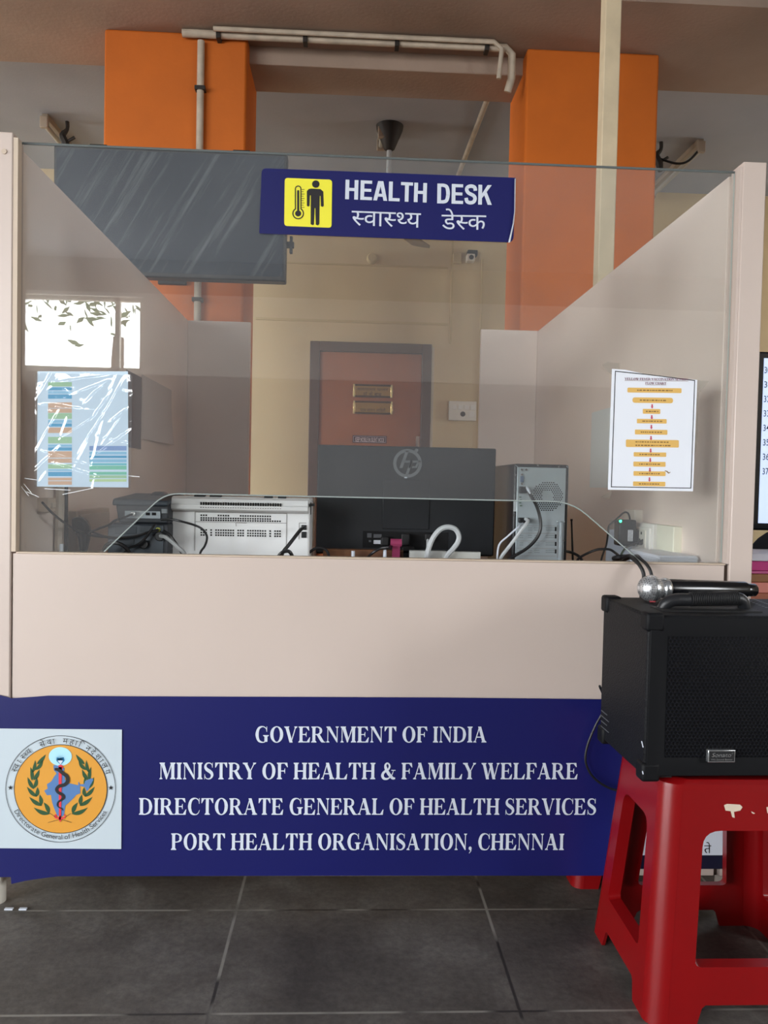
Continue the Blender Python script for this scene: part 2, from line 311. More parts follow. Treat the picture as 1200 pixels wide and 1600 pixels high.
 'े': (0, [[[-169,615],[-179,652],[-190,686],[-200,715],[-211,740],[-232,778],[-256,804],[-283,818],[-315,823],[-336,822],[-354,819],[-370,814],[-385,809],[-409,882],[-367,892],[-318,896],[-268,890],[-225,871],[-187,836],[-154,784],[-138,750],[-123,711],[-108,666],[-94,615]]]),
 'ि': (259, [[[89,551],[0,551],[0,622],[80,622],[69,645],[61,669],[55,695],[53,724],[57,761],[68,794],[86,824],[111,849],[142,870],[179,884],[220,893],[266,896],[335,891],[399,877],[460,853],[516,820],[569,778],[618,730],[663,676],[704,615],[620,615],[542,706],[459,772],[373,811],[283,824],[221,817],[174,795],[144,760],[134,714],[136,686],[144,662],[154,640],[165,622],[273,622],[273,551],[170,551],[170,0],[89,0]]]),
 'ी': (259, [[[-185,615],[-200,649],[-211,682],[-218,715],[-220,748],[-210,807],[-178,855],[-155,873],[-128,886],[-96,893],[-61,896],[-6,889],[39,868],[76,831],[108,779],[122,746],[136,709],[150,668],[163,622],[273,622],[273,551],[170,551],[170,0],[89,0],[89,551],[0,551],[0,622],[87,622],[73,671],[58,712],[44,747],[29,776],[-8,813],[-57,825],[-92,819],[-118,801],[-134,771],[-139,733],[-137,701],[-129,672],[-118,644],[-105,615]]]),
 '्': (0, [[[-179,-44],[-156,-40],[-131,-39],[-98,-41],[-67,-45],[-39,-53],[-13,-65],[35,-94],[78,-133],[116,-178],[151,-227],[94,-268],[69,-231],[44,-199],[19,-172],[-7,-151],[-33,-134],[-61,-122],[-92,-115],[-125,-113],[-137,-113],[-148,-115],[-167,-118]]]),
 'ॉ': (259, [[[170,551],[170,0],[89,0],[89,551],[0,551],[0,622],[273,622],[273,551]],[[298,863],[285,817],[267,778],[246,746],[222,722],[193,703],[162,690],[128,683],[91,680],[56,683],[24,691],[-7,705],[-35,725],[-61,750],[-84,781],[-105,819],[-123,863],[-52,887],[-24,826],[8,783],[46,757],[94,749],[144,758],[179,786],[203,830],[222,889]]]),
 'ु': (0, [[[-248,-12],[-193,5],[-136,11],[-101,9],[-69,1],[-42,-11],[-20,-28],[12,-72],[22,-129],[10,-184],[-25,-229],[-50,-246],[-81,-258],[-116,-266],[-157,-268],[-204,-265],[-247,-257],[-288,-242],[-325,-222],[-359,-197],[-392,-169],[-424,-136],[-455,-100],[-394,-57],[-356,-101],[-320,-136],[-284,-163],[-246,-182],[-204,-192],[-157,-196],[-111,-191],[-78,-178],[-58,-154],[-51,-122],[-57,-93],[-76,-73],[-102,-61],[-131,-57],[-157,-58],[-180,-62],[-201,-69],[-222,-79]]]),
 'ू': (0, [[[-63,-245],[-89,-254],[-117,-262],[-145,-266],[-173,-268],[-208,-266],[-240,-258],[-267,-246],[-291,-229],[-322,-183],[-333,-126],[-322,-73],[-287,-29],[-262,-12],[-233,1],[-199,9],[-162,11],[-126,9],[-92,4],[-60,-5],[-31,-17],[-4,-32],[22,-49],[46,-69],[68,-91],[89,-114],[109,-138],[127,-163],[145,-189],[83,-228],[56,-189],[29,-155],[1,-125],[-27,-101],[-56,-82],[-87,-68],[-121,-60],[-156,-57],[-201,-62],[-233,-77],[-253,-99],[-259,-128],[-253,-160],[-234,-181],[-208,-192],[-178,-196],[-153,-195],[-130,-191],[-109,-184],[-88,-175]]]),
}
# ---- Devanagari words put together from single letters (half letters are cut before their upright stroke)
HALF = {'स': 500, 'थ': 458, 'त': 395}
_dev = {}
def _clip(c, xm):
    out = []
    for i, p in enumerate(c):
        q = c[(i+1) % len(c)]
        if p[0] <= xm: out.append(p)
        if (p[0] <= xm) != (q[0] <= xm):
            t = (xm-p[0])/(q[0]-p[0]); out.append((xm, p[1]+t*(q[1]-p[1])))
    return out
def deva(tokens):
    """tokens: letters; a trailing / halves the letter, a lone blank is a gap"""
    V, F, pen = [], [], 0
    for t in tokens:
        if t == ' ': pen += 330; continue
        half = t.endswith('/'); ch = t[0]
        key = t
        if key not in _dev:
            adv, cs = GLYPHS[ch]
            cs = [[(float(a), float(b)) for a, b in c] for c in cs]
            if half:
                cs = [c for c in (_clip(c, HALF[ch]) for c in cs) if len(c) > 2]; adv = HALF[ch]-12
            _dev[key] = (adv, fill2d(cs))
        adv, (v, f) = _dev[key]
        b = len(V)
        V += [(p[0]+pen, p[1]) for p in v]; F += [tuple(i+b for i in q) for q in f]
        pen += adv
    return V, F
# ---- bold roman capitals, drawn stroke by stroke (cap height 100)
def _ser(x0, x1, y, up):
    s = 1 if up else -1
    return [[(x0-8, y), (x1+8, y), (x1+8, y+s*4), (x1, y+s*11), (x0, y+s*11), (x0-8, y+s*4)]]
def _stem(x, w=21, top=True, bot=True, h=100):
    p = [[(x, 0), (x+w, 0), (x+w, h), (x, h)]]
    if bot: p += _ser(x, x+w, 0, True)
    if top: p += _ser(x, x+w, h, False)
    return p
def _diag(a, b, w):
    return [[(a[0]-w/2, a[1]), (a[0]+w/2, a[1]), (b[0]+w/2, b[1]), (b[0]-w/2, b[1])]]
def _box(x0, y0, x1, y1): return [[(x0, y0), (x1, y0), (x1, y1), (x0, y1)]]
def _arcstroke(pts, ws, n=5):
    P = [Vector((p[0], p[1])) for p in pts]; C = []; W = []
    for i in range(len(P)-1):
        p0, p1, p2, p3 = P[max(i-1, 0)], P[i], P[i+1], P[min(i+2, len(P)-1)]
        for k in range(n):
            t = k/n
            C.append(.5*((2*p1)+(p2-p0)*t+(2*p0-5*p1+4*p2-p3)*t*t+(3*p1-p0-3*p2+p3)*t**3)); W.append(ws[i]*(1-t)+ws[i+1]*t)
    C.append(P[-1]); W.append(ws[-1])
    L, R = [], []
    for i, c in enumerate(C):
        d = (C[min(i+1, len(C)-1)]-C[max(i-1, 0)]).normalized(); q = Vector((-d.y, d.x))*W[i]/2
        L.append(c+q); R.append(c-q)
    return [[tuple(L[i]), tuple(L[i+1]), tuple(R[i+1]), tuple(R[i])] for i in range(len(C)-1)]
def _ell(cx, cy, rx, ry, a0, a1, n=13):
    return [(cx+rx*math.cos(math.radians(a0+(a1-a0)*i/(n-1))), cy+ry*math.sin(math.radians(a0+(a1-a0)*i/(n-1)))) for i in range(n)]
def _ring(cx, cy, rxo, ryo, rxi, ryi, a0=0, a1=360, n=25):
    o = _ell(cx, cy, rxo, ryo, a0, a1, n); i_ = _ell(cx, cy, rxi, ryi, a0, a1, n)
    return [[o[k], o[k+1], i_[k+1], i_[k]] for k in range(n-1)]
def _arm(x, y, up, h=24): # serif hanging from / rising at the end of an arm
    s = 1 if up else -1
    return [[(x, y), (x+4, y+s*h), (x, y+s*h), (x-20, y+s*5), (x-22, y)]]
_S = _arcstroke([(64,74),(60,90),(43,98),(24,93),(16,76),(24,61),(42,50),(59,37),(63,22),(53,7),(36,2),(19,8),(12,27)], [3,5,6,10,17,20,22,20,17,10,6,5,3])
SER = {
 'I': (_stem(11), 43), 'H': (_stem(11)+_stem(70)+_box(32,46,70,54), 102),
 'T': (_stem(37,top=False)+_box(6,94,89,100)+[[(6,100),(6,70),(10,70),(26,94)],[(89,100),(89,70),(85,70),(69,94)]], 95),
 'L': (_stem(11)+_box(20,0,80,6)+_arm(82,0,True,32), 91),
 'E': (_stem(11)+_box(20,0,80,6)+_box(20,94,76,100)+_box(30,47,56,53)+_arm(82,0,True,32)+_arm(76,100,False,26)+[[(52,50),(58,66),(61,66),(61,34),(58,34)]], 91),
 'F': (_stem(11)+_box(20,94,76,100)+_box(30,47,56,53)+_arm(76,100,False,28)+[[(52,50),(58,66),(61,66),(61,34),(58,34)]], 84),
 'A': (_diag((14,0),(47,100),7)+_diag((80,0),(47,100),22)+_box(27,30,68,37)+_ser(11,17,0,True)+_ser(70,90,0,True), 102),
 'V': (_diag((50,0),(18,100),22)+_diag((50,0),(82,100),7)+_ser(8,28,100,False)+_ser(79,85,100,False), 98),
 'W': (_diag((46,0),(18,100),21)+_diag((46,0),(70,96),7)+_diag((92,0),(64,100),21)+_diag((92,0),(120,100),7)+_ser(8,28,100,False)+_ser(56,74,100,False)+_ser(117,123,100,False), 136),
 'M': (_stem(14,6)+_stem(88,21)+[[(14,100),(38,100),(62,30),(56,0),(52,0)]]+[[(52,0),(58,0),(96,100),(88,100)]]+_ser(14,36,100,False), 121),
 'N': (_stem(14,6)+_stem(80,6,bot=False)+[[(8,100),(32,100),(86,14),(86,0),(80,0)]], 101),
 'Y': (_stem(38,top=False,h=48)+_diag((49,42),(17,100),22)+_diag((50,42),(82,100),7)+_ser(7,27,100,False)+_ser(79,85,100,False), 98),
 'O': (_ring(52,50,46,52,23,46), 104),
 'C': (_arcstroke([(86,66),(80,88),(58,99),(30,88),(18,50),(30,12),(58,1),(78,9),(88,28)],[3,5,6,16,23,16,6,5,3])+[[(84,100),(88,100),(88,66),(84,66)]], 95),
 'G': (_arcstroke([(86,66),(80,88),(58,99),(30,88),(18,50),(30,12),(58,1),(78,7),(84,14)],[3,5,6,16,23,16,6,6,6])+[[(84,100),(88,100),(88,66),(84,66)]]+_box(70,4,91,46)+[[(60,46),(101,46),(101,42),(91,36),(70,36),(60,42)]], 104),
 'D': (_stem(11)+_arcstroke([(26,97),(52,96),(76,82),(85,50),(76,18),(52,4),(26,3)],[6,7,15,23,15,7,6]), 103),
 'P': (_stem(11)+_arcstroke([(26,97),(50,96),(67,86),(70,72),(67,58),(50,49),(26,48)],[6,7,14,20,14,7,6]), 86),
 'R': (_stem(11)+_arcstroke([(26,97),(50,96),(67,86),(70,73),(67,60),(50,51),(26,50)],[6,7,14,20,14,7,6])+_diag((82,4),(50,52),24)+_box(74,0,103,5), 103),
 'S': (_S+[[(64,100),(67,100),(67,70),(63,70)],[(9,0),(12,0),(14,31),(10,31)]], 78),
 '&': (_arcstroke([(92,54),(80,26),(54,4),(26,4),(14,22),(24,42),(54,60),(64,80),(52,97),(36,90),(36,70),(56,36),(84,8),(104,6)],[4,6,10,16,20,16,12,13,8,13,19,21,18,8],5)+_box(76,52,106,57), 112),
 ',': (_ring(18,10,11,11,0,0)+[[(28,9),(26,-8),(12,-22),(10,-19),(19,-6),(18,6)]], 36),
}
def serif(s):
    V, F, pen = [], [], 0
    for ch in s:
        if ch == ' ': pen += 33; continue
        polys, adv = SER[ch]
        for p in polys:
            b = len(V); V += [(x+pen, y, .00004*(len(F) % 17)) for x, y in p]; F.append(tuple(range(b, b+len(p))))
        pen += adv
    return V, F
# ---- narrow bold capitals without serifs
def _bx(*r): return [[(a, b), (c, b), (c, d), (a, d)] for a, b, c, d in r]
BLK = {
 'H': (_bx((0,0,19,100),(45,0,64,100),(19,43,45,59)), 75), 'E': (_bx((0,0,19,100),(19,0,58,16),(19,43,54,58),(19,84,57,100)), 65),
 'A': (_diag((9,0),(31,100),19)+_diag((60,0),(38,100),19)+_bx((18,20,50,35)), 76), 'L': (_bx((0,0,19,100),(19,0,55,16)), 60),
 'T': (_bx((0,84,60,100),(20.5,0,39.5,84)), 66),
 'D': (_bx((0,0,19,100))+_arcstroke([(18,92),(34,91),(48,82),(54,50),(48,18),(34,9),(18,8)], [16,17,18,19,18,17,16]), 72),
 'S': (_arcstroke([(54,69),(50,86),(32,92),(14,85),(11,70),(20,57),(34,50),(48,42),(53,28),(46,13),(30,8),(13,14),(8,32)], [18]*13), 69),
 'K': (_bx((0,0,19,100))+[[(19,32),(19,56),(46,100),(67,100)],[(26,58),(39,72),(69,0),(48,0)]], 68)}
def block(s):
    V, F, pen = [], [], 0
    for ch in s:
        polys, adv = BLK[ch]
        for p in polys:
            b = len(V); V += [(x+pen, y, .00004*(len(F) % 17)) for x, y in p]; F.append(tuple(range(b, b+len(p))))
        pen += adv
    return V, F
# ================================================================== materials
M_ceil = mat('ceiling paint', (150, 142, 138), .9, var=.16, scale=1.2, bump=.25, bscale=60)
M_slab = mat('grey slab paint', (172, 176, 186), .9, var=.14, scale=1.1, bump=.2, bscale=60)
M_beam = mat('beam paint', (166, 146, 133), .9, var=.18, scale=1.6, bump=.3, bscale=50)
M_yellow = mat('yellow wall paint', (222, 200, 158), .75, var=.13, scale=1.3, bump=.1, bscale=50)
M_hall = mat('hall wall paint', (205, 190, 165), .8, var=.1, scale=1.0)
M_white = mat('white wall paint', (235, 232, 226), .7, var=.05, scale=1.0)
M_low = mat('dark lower wall', (95, 80, 70), .7, var=.15)
M_orange = mat('orange column paint', (206, 106, 24), .7, var=.16, scale=2.2, bump=.18, bscale=45)
M_pipe = mat('old white pipe', (196, 184, 168), .6, var=.2, scale=14)
M_dark = mat('dark clamp', (42, 38, 36), .6)
M_lam = mat('beige laminate', (203, 187, 177), .34, var=.035, scale=2.0)
M_lam_lit = mat('lightened partition laminate', (238, 222, 212), .4, var=.05, scale=2.4)  # same laminate as the front, lightened in colour to imitate light inside the booth
M_lamedge = mat('laminate edge', (200, 182, 162), .5)
M_gap = mat('dark joint', (70, 55, 45), .8)
M_cream = mat('cream metal', (232, 226, 214), .4)
M_black = mat('black plastic', (26, 27, 30), .42, bump=.1, bscale=300)
M_black2 = mat('matt black', (20, 20, 22), .6)
M_gloss = mat('glossy black', (12, 13, 16), .18)
M_cable = mat('black cable', (22, 22, 24), .45)
M_greyc = mat('grey cable', (185, 190, 192), .45)
M_print = mat('printer white', (226, 228, 228), .42)
M_printg = mat('printer grey', (150, 148, 146), .5)
M_hole = mat('dark hole', (16, 16, 18), .9)
M_steel = mat('galvanised back plate', (178, 190, 196), .38, metal=.35, var=.08, scale=9)
M_chrome = mat('bright metal', (205, 208, 210), .25, metal=.9)
M_brass = mat('brass', (196, 150, 84), .28, metal=.85)
M_navy = mat('navy vinyl', (25, 28, 92), .32, var=.05, scale=1.5)
M_vwhite = mat('printed white', (210, 217, 228), .35)
M_paper = mat('white paper', (232, 236, 244), .6)
M_yel = mat('printed yellow', (240, 232, 66), .35)
M_ink = mat('printed black', (34, 32, 34), .45)
M_amber = mat('printed amber', (226, 182, 98), .5)
M_red = mat('printed red', (206, 60, 72), .5)

# ================================================================== floor
def floor_material():
    m = bpy.data.materials.new('dark stone slabs'); m.use_nodes = True
    nt = m.node_tree; n = nt.nodes; l = nt.links; b = n['Principled BSDF']
    geo = n.new('ShaderNodeNewGeometry'); mp = n.new('ShaderNodeVectorMath'); mp.operation = 'SUBTRACT'
    mp.inputs[1].default_value = (FJX, FJY, 0)
    l.new(geo.outputs['Position'], mp.inputs[0])
    sp = n.new('ShaderNodeSeparateXYZ'); l.new(mp.outputs[0], sp.inputs[0])
    def joint(sock, period, w):
        a = n.new('ShaderNodeMath'); a.operation = 'PINGPONG'; a.inputs[1].default_value = period/2; l.new(sock, a.inputs[0])
        c = n.new('ShaderNodeMapRange'); c.inputs['From Min'].default_value = w*.5; c.inputs['From Max'].default_value = w; c.inputs['To Min'].default_value = 1; c.inputs['To Max'].default_value = 0
        l.new(a.outputs[0], c.inputs['Value']); return c.outputs[0]
    jx = joint(sp.outputs['X'], FPX_, .0045); jy = joint(sp.outputs['Y'], FPY_, .004)
    mx = n.new('ShaderNodeMath'); mx.operation = 'MAXIMUM'; l.new(jx, mx.inputs[0]); l.new(jy, mx.inputs[1])
    def noi(s, d, r=.55, dist=0):
        t = n.new('ShaderNodeTexNoise'); t.inputs['Scale'].default_value = s; t.inputs['Detail'].default_value = d; t.inputs['Roughness'].default_value = r; t.inputs['Distortion'].default_value = dist
        l.new(geo.outputs['Position'], t.inputs['Vector']); return t.outputs['Fac']
    r1 = n.new('ShaderNodeValToRGB'); l.new(noi(3.2, 8, .62, .4), r1.inputs[0])
    e = r1.color_ramp.elements
    e[0].position = .30; e[0].color = lin((62, 57, 53)); e[1].position = .72; e[1].color = lin((114, 110, 105))
    q = e.new(.5); q.color = lin((85, 80, 75))
    r2 = n.new('ShaderNodeValToRGB'); l.new(noi(60, 6, .7), r2.inputs[0]); r2.color_ramp.elements[0].position = .35; r2.color_ramp.elements[0].color = (.55, .55, .55, 1); r2.color_ramp.elements[1].position = .7; r2.color_ramp.elements[1].color = (1.15, 1.15, 1.15, 1)
    mm = n.new('ShaderNodeMix'); mm.data_type = 'RGBA'; mm.blend_type = 'MULTIPLY'; mm.inputs[0].default_value = .8
    l.new(r1.outputs[0], mm.inputs[6]); l.new(r2.outputs[0], mm.inputs[7])
    mj = n.new('ShaderNodeMix'); mj.data_type = 'RGBA'
    l.new(mx.outputs[0], mj.inputs[0]); l.new(mm.outputs[2], mj.inputs[6])
    jr = n.new('ShaderNodeValToRGB'); l.new(noi(4.5, 2), jr.inputs[0]); jr.color_ramp.elements[0].position = .42; jr.color_ramp.elements[0].color = lin((40, 36, 34)); jr.color_ramp.elements[1].position = .5; jr.color_ramp.elements[1].color = lin((130, 127, 120))
    l.new(jr.outputs[0], mj.inputs[7])
    l.new(mj.outputs[2], b.inputs['Base Color'])
    rr = n.new('ShaderNodeMapRange'); rr.inputs['To Min'].default_value = .45; rr.inputs['To Max'].default_value = .8; l.new(noi(9, 5), rr.inputs['Value']); l.new(rr.outputs[0], b.inputs['Roughness'])
    bp = n.new('ShaderNodeBump'); bp.inputs['Strength'].default_value = .35; bp.inputs['Distance'].default_value = .003; l.new(noi(38, 6), bp.inputs['Height']); l.new(bp.outputs[0], b.inputs['Normal'])
    return m
FJX = atZ(349, 1500, 0).x; FPX_ = atZ(786, 1500, 0).x-FJX; FJY = atZ(600, 1421.5, 0).y; FPY_ = FJY-atZ(600, 1582, 0).y
struct('floor', MB().box((ROOM_L-.2, ROOM_REAR-.2, -.1), (ROOM_R+.2, ROOM_BACK+.2, 0)), floor_material(), 'dark grey stone slab floor with pale worn joints', keep=True)

# ================================================================== shell of the hall
Z_FRONT, Z_BEAM, Z_BACK = 3.47, 3.30, 3.40
BEAM0, BEAM1 = at(1100, 6, 3.0).y*0+3.72, 4.52
COL0, COL1 = 4.15, 4.58
struct('ceiling', MB().box((ROOM_L, ROOM_REAR, Z_FRONT), (ROOM_R, BEAM0, Z_FRONT+.15)).box((ROOM_L, BEAM1, Z_BACK), (ROOM_R, ROOM_BACK, Z_FRONT+.15)), M_slab, 'grey painted ceiling slab beyond and in front of the beam')
struct('ceiling_beam', MB().box((ROOM_L, BEAM0, Z_BEAM), (ROOM_R, BEAM1, Z_FRONT+.15)), M_beam, 'wide brownish beam crossing above the two orange columns')
struct('wall_back', MB().box((ROOM_L, ROOM_BACK, 0), (ROOM_R, ROOM_BACK+.2, Z_BACK)), M_yellow, 'yellow painted wall behind the booth, with the brown door')
mb = MB(); ys = [ROOM_REAR]
for y0, y1, z0, z1 in WIN_ADDED_RIGHT: ys += [y0, y1]
ys.append(ROOM_BACK)
for i in range(0, len(ys), 2): mb.box((ROOM_R, ys[i], 0), (ROOM_R+.2, ys[i+1], Z_FRONT))
for y0, y1, z0, z1 in WIN_ADDED_RIGHT: mb.box((ROOM_R, y0, 0), (ROOM_R+.2, y1, z0)); mb.box((ROOM_R, y0, z1), (ROOM_R+.2, y1, Z_FRONT))
struct('wall_right', mb, M_hall, 'hall wall on the right with open windows added for light')
mb = MB(); ys = [ROOM_REAR]
for y0, y1, z0, z1 in WIN_LEFT: ys += [y0, y1]
ys.append(ROOM_BACK)
for i in range(0, len(ys), 2): mb.box((ROOM_L-.2, ys[i], 0), (ROOM_L, ys[i+1], Z_FRONT))
for y0, y1, z0, z1 in WIN_LEFT: mb.box((ROOM_L-.2, y0, 0), (ROOM_L, y1, z0)); mb.box((ROOM_L-.2, y0, z1), (ROOM_L, y1, Z_FRONT))
struct('wall_left', mb, M_hall, 'hall wall on the left with tall open windows, the far one added for light')
for i, (y0, y1, z0, z1) in enumerate(WIN_LEFT):
    mb = MB()
    for y in (y0, y1-.05): mb.box((ROOM_L-.12, y, z0), (ROOM_L-.06, y+.05, z1))
    for z in (z0, z1-.05): mb.box((ROOM_L-.12, y0, z), (ROOM_L-.06, y1, z+.05))
    k = max(1, round((y1-y0)/1.3))
    for j in range(1, k): mb.box((ROOM_L-.11, y0+(y1-y0)*j/k-.02, z0), (ROOM_L-.07, y0+(y1-y0)*j/k+.02, z1))
    struct('window_%d' % (i+1), mb, M_cream, 'tall cream window frame in the left wall, ' + ('beside the waiting area' if i == 0 else 'added beyond the columns for light'))
for i, (y0, y1, z0, z1) in enumerate(WIN_ADDED_RIGHT):
    mb = MB()
    for y in (y0, (y0+y1)/2, y1-.05): mb.box((ROOM_R+.06, y, z0), (ROOM_R+.12, y+.05, z1))
    for z in (z0, z1-.05): mb.box((ROOM_R+.06, y0, z), (ROOM_R+.12, y1, z+.05))
    struct('window_%d' % (i+3), mb, M_cream, 'tall cream window frame added for light in the right wall, ' + ('beside the waiting area' if i == 0 else 'added beyond the columns for light'))
# wall behind the photographer: dark below, white band above, one bright window in the band, a tall one added for light further left
ZB, ZT = 2.22, 3.10
def wall_with_holes(x0, x1, z0, z1, y0, y1, holes, mb):
    xs = sorted({x0, x1, *[min(max(h[0], x0), x1) for h in holes], *[min(max(h[1], x0), x1) for h in holes]})
    for a, b in zip(xs, xs[1:]):
        if b-a < 1e-6: continue
        cut = sorted((max(h[2], z0), min(h[3], z1)) for h in holes if h[0] <= a+1e-6 and h[1] >= b-1e-6 and h[3] > z0 and h[2] < z1)
        z = z0
        for c, d in cut:
            if c > z: mb.box((a, y0, z), (b, y1, c))
            z = d
        if z < z1: mb.box((a, y0, z), (b, y1, z1))
HOLES = [WIN_REAR, WIN_ADDED_REAR]+[(-1.05+.43*k, -1.0+.43*k, 3.065, 3.09) for k in range(10)]   # a row of small air slots
mb = MB(); wall_with_holes(ROOM_L, ROOM_R, 0, ZB, ROOM_REAR-.2, ROOM_REAR, HOLES, mb)
mb.mi = 1; wall_with_holes(ROOM_L, ROOM_R, ZB, ZT, ROOM_REAR-.2, ROOM_REAR, HOLES, mb)
mb.mi = 0; wall_with_holes(ROOM_L, ROOM_R, ZT, Z_FRONT, ROOM_REAR-.2, ROOM_REAR, HOLES, mb)
struct('wall_front', mb, [M_low, M_white], 'wall behind the photographer with a white upper band and two windows, one added for light')
for nm, (x0, x1, z0, z1), fr, lab in (('window_5', WIN_REAR, .775, 'bright high window behind the photographer, mirrored in the glass'), ('window_6', WIN_ADDED_REAR, .5, 'tall window added for light in the wall behind the photographer, far left')):
    mb = MB()
    for x in (x0, x0+(x1-x0)*fr, x1-.05): mb.box((x, ROOM_REAR-.13, z0), (x+.05, ROOM_REAR-.07, z1))
    for z in (z0, z1-.04): mb.box((x0, ROOM_REAR-.13, z), (x1, ROOM_REAR-.07, z+.04))
    struct(nm, mb, M_cream, lab)
struct('trim_1', MB().box((WIN_REAR[1]+.02, ROOM_REAR-.01, ZB-.012), (ROOM_R, ROOM_REAR+.06, ZB+.012)), M_white, 'thin white ledge along the wall behind the photographer')
# tree outside the high window
tr_ = thing('tree', 'leafy tree outside the high window, seen only mirrored in the glass', 'tree', (-3.6, -8.4, 0))
build('trunk', MB().tube([(-3.6, -8.4, 0), (-3.55, -8.4, 1.6), (-3.5, -8.4, 3.2)], [.16, .13, .08], 10, 3), mat('bark', (80, 64, 50), .9), tr_)
mb = MB(); rr0 = random.Random(5)
for k in range(900):
    c = Vector((-4.1+rr0.gauss(0, .75), -8.4+rr0.gauss(0, .4), 4.35+rr0.gauss(0, .42)))
    a = Vector((rr0.uniform(-1, 1), rr0.uniform(-1, 1), rr0.uniform(-1, .4))).normalized(); b = a.orthogonal().normalized(); L_ = rr0.uniform(.07, .13)
    mb._new([c, c+a*L_+b*L_*.35, c+a*L_*2, c+a*L_-b*L_*.35], [(0, 1, 2, 3)])
lf = build('foliage', mb, mat('leaf green', (70, 104, 52), .6), tr_, normals=False); lf['kind'] = 'stuff'

# two orange columns
for px0, px1, lab in ((162, 385, 'orange painted column behind the television, left of the door'), (822, 1029, 'orange painted column behind the cream pole, right of the door')):
    a = at(px0, 150, COL0); b = at(px1, 150, COL0)
    struct('column', MB().box((a.x, COL0, 0), (b.x, COL1, Z_BEAM)), M_orange, lab, bevel=.012)

la_, lb_ = at(385, 150, COL0).x, at(822, 150, COL0).x
struct('lintel', MB().box((la_-.01, COL0+.1, Z_BEAM-.09), (lb_+.01, COL1-.03, Z_BEAM+.01)), M_beam, 'short beige lintel between the two orange columns under the pipe', bevel=.006)
# door in the back wall
YD = ROOM_BACK
dl, dr, dt = at(484, 600, YD).x, at(673, 600, YD).x, at(580, 537, YD).z
M_frame = mat('dark brown door frame', (92, 62, 48), .5, var=.12, scale=8)
M_leaf = mat('brown door skin', (182, 108, 66), .42, var=.14, scale=3)
droot = thing('door_1', 'brown panel door in a dark frame on the yellow wall', None, ((dl+dr)/2, YD, 0), kind='structure')
fw_ = .075
build('door_frame', MB().box((dl, YD-.05, 0), (dl+fw_, YD+.01, dt)).box((dr-fw_, YD-.05, 0), (dr, YD+.01, dt)).box((dl+fw_, YD-.05, dt-fw_), (dr-fw_, YD+.01, dt)), M_frame, droot, .004)
build('door_leaf', MB().box((dl+fw_, YD-.022, .01), (dr-fw_, YD+.005, dt-fw_)), M_leaf, droot, .003)
hx = at(652, 690, YD)
build('door_handle', MB().cbox((hx.x, YD-.027, hx.z-.04), (.03, .008, .16)).tube([(hx.x, YD-.03, hx.z-.05), (hx.x, YD-.07, hx.z-.05), (hx.x-.1, YD-.07, hx.z-.05)], .009, 8), M_chrome, droot)
build('pale_edge_strip', MB().box((dr-.001, YD-.02, 0), (dr+.022, YD+.001, dt-.02)), mat('pale plaster edge', (226, 214, 190), .7), droot)

# conduit casings and marks on the yellow wall
M_case = mat('painted casing', (206, 184, 140), .7)
def casing(p, q, lab, w=.018):
    a = at(*p, YD); b = at(*q, YD)
    mb = MB()
    if abs(a.x-b.x) > abs(a.z-b.z): mb.box((a.x, YD-.012, (a.z+b.z)/2-w/2), (b.x, YD+.002, (a.z+b.z)/2+w/2))
    else: mb.box(((a.x+b.x)/2-w/2, YD-.012, a.z), ((a.x+b.x)/2+w/2, YD+.002, b.z))
    single('conduit_casing', mb, M_case, lab, 'conduit', 'painted casings on the yellow wall')
casing((400, 500), (700, 505), 'long level painted casing above the brown door')
casing((706, 372), (705, 537), 'upright painted casing right of the door top', .014)
casing((750, 405), (750, 700), 'upright painted casing beside the white switch plate', .014)
casing((430, 412), (700, 417), 'short level painted casing below the blue sign', .012)
# ================================================================== booth of beige laminate partitions
YG = 2.0                      # the glass
XL, XR, ZTOP, ZSILL, YB = -.815, .955, EYE+.806, EYE-.178, 4.096
ZLOW = .075
def post(x0, x1, y0, y1, lab):
    mb = MB().box((x0, y0, ZLOW), (x1, y1, ZTOP+.012))
    r = thing('booth_post', lab, 'post', ((x0+x1)/2, (y0+y1)/2, 0), 'corner posts of the booth')
    build('post_body', mb, M_lam, r, .003)
    build('foot', MB().cyl(((x0+x1)/2, (y0+y1)/2, 0), ((x0+x1)/2, (y0+y1)/2, ZLOW+.002), .022), M_cream, r)
    return r
lx = at(18, 600, 1.97).x; rx0 = at(1150, 600, 1.97).x; rx1 = at(1186, 600, 1.97).x
p = post(lx-.085, lx, 1.9705, 2.035, 'beige booth post at the left end of the glass')
build('glazing_bead', MB().box((lx, 1.9725, ZSILL), (at(26, 600, 1.9725).x, 1.995, ZTOP)), M_lamedge, p)
mb = MB().cyl((lx-.02, 1.972, ZTOP-.035), (lx-.02, 1.968, ZTOP-.035), .006, 12); build('screw_cap', mb, M_lamedge, p)
p = post(rx0, rx1, 1.97, 2.035, 'beige booth post at the right end of the glass')
build('glazing_bead', MB().box((XR-.002, 1.9725, ZSILL), (rx0, 1.995, ZTOP)), M_lam, p)
def feet(r, pts):
    for x, y in pts: build('foot', MB().cyl((x, y, 0), (x, y, ZLOW+.002), .02, 14), M_cream, r)
for sgn, x, lab in ((-1, XL, 'beige side partition on the left, papers taped inside'), (1, XR, 'beige side partition on the right, switch box low inside')):
    r = thing('side_partition', lab, 'partition', (x+sgn*.016, 3.05, 0), 'side partitions of the booth')
    build('partition_panel', MB().box((x, 2.036, ZLOW), (x+sgn*.032, YB+.03, ZTOP)), M_lam_lit, r, .002)
    feet(r, [(x+sgn*.016, 2.4), (x+sgn*.016, 3.9)])
bxl = at(390, 600, YB).x; bxr = at(750, 600, YB).x
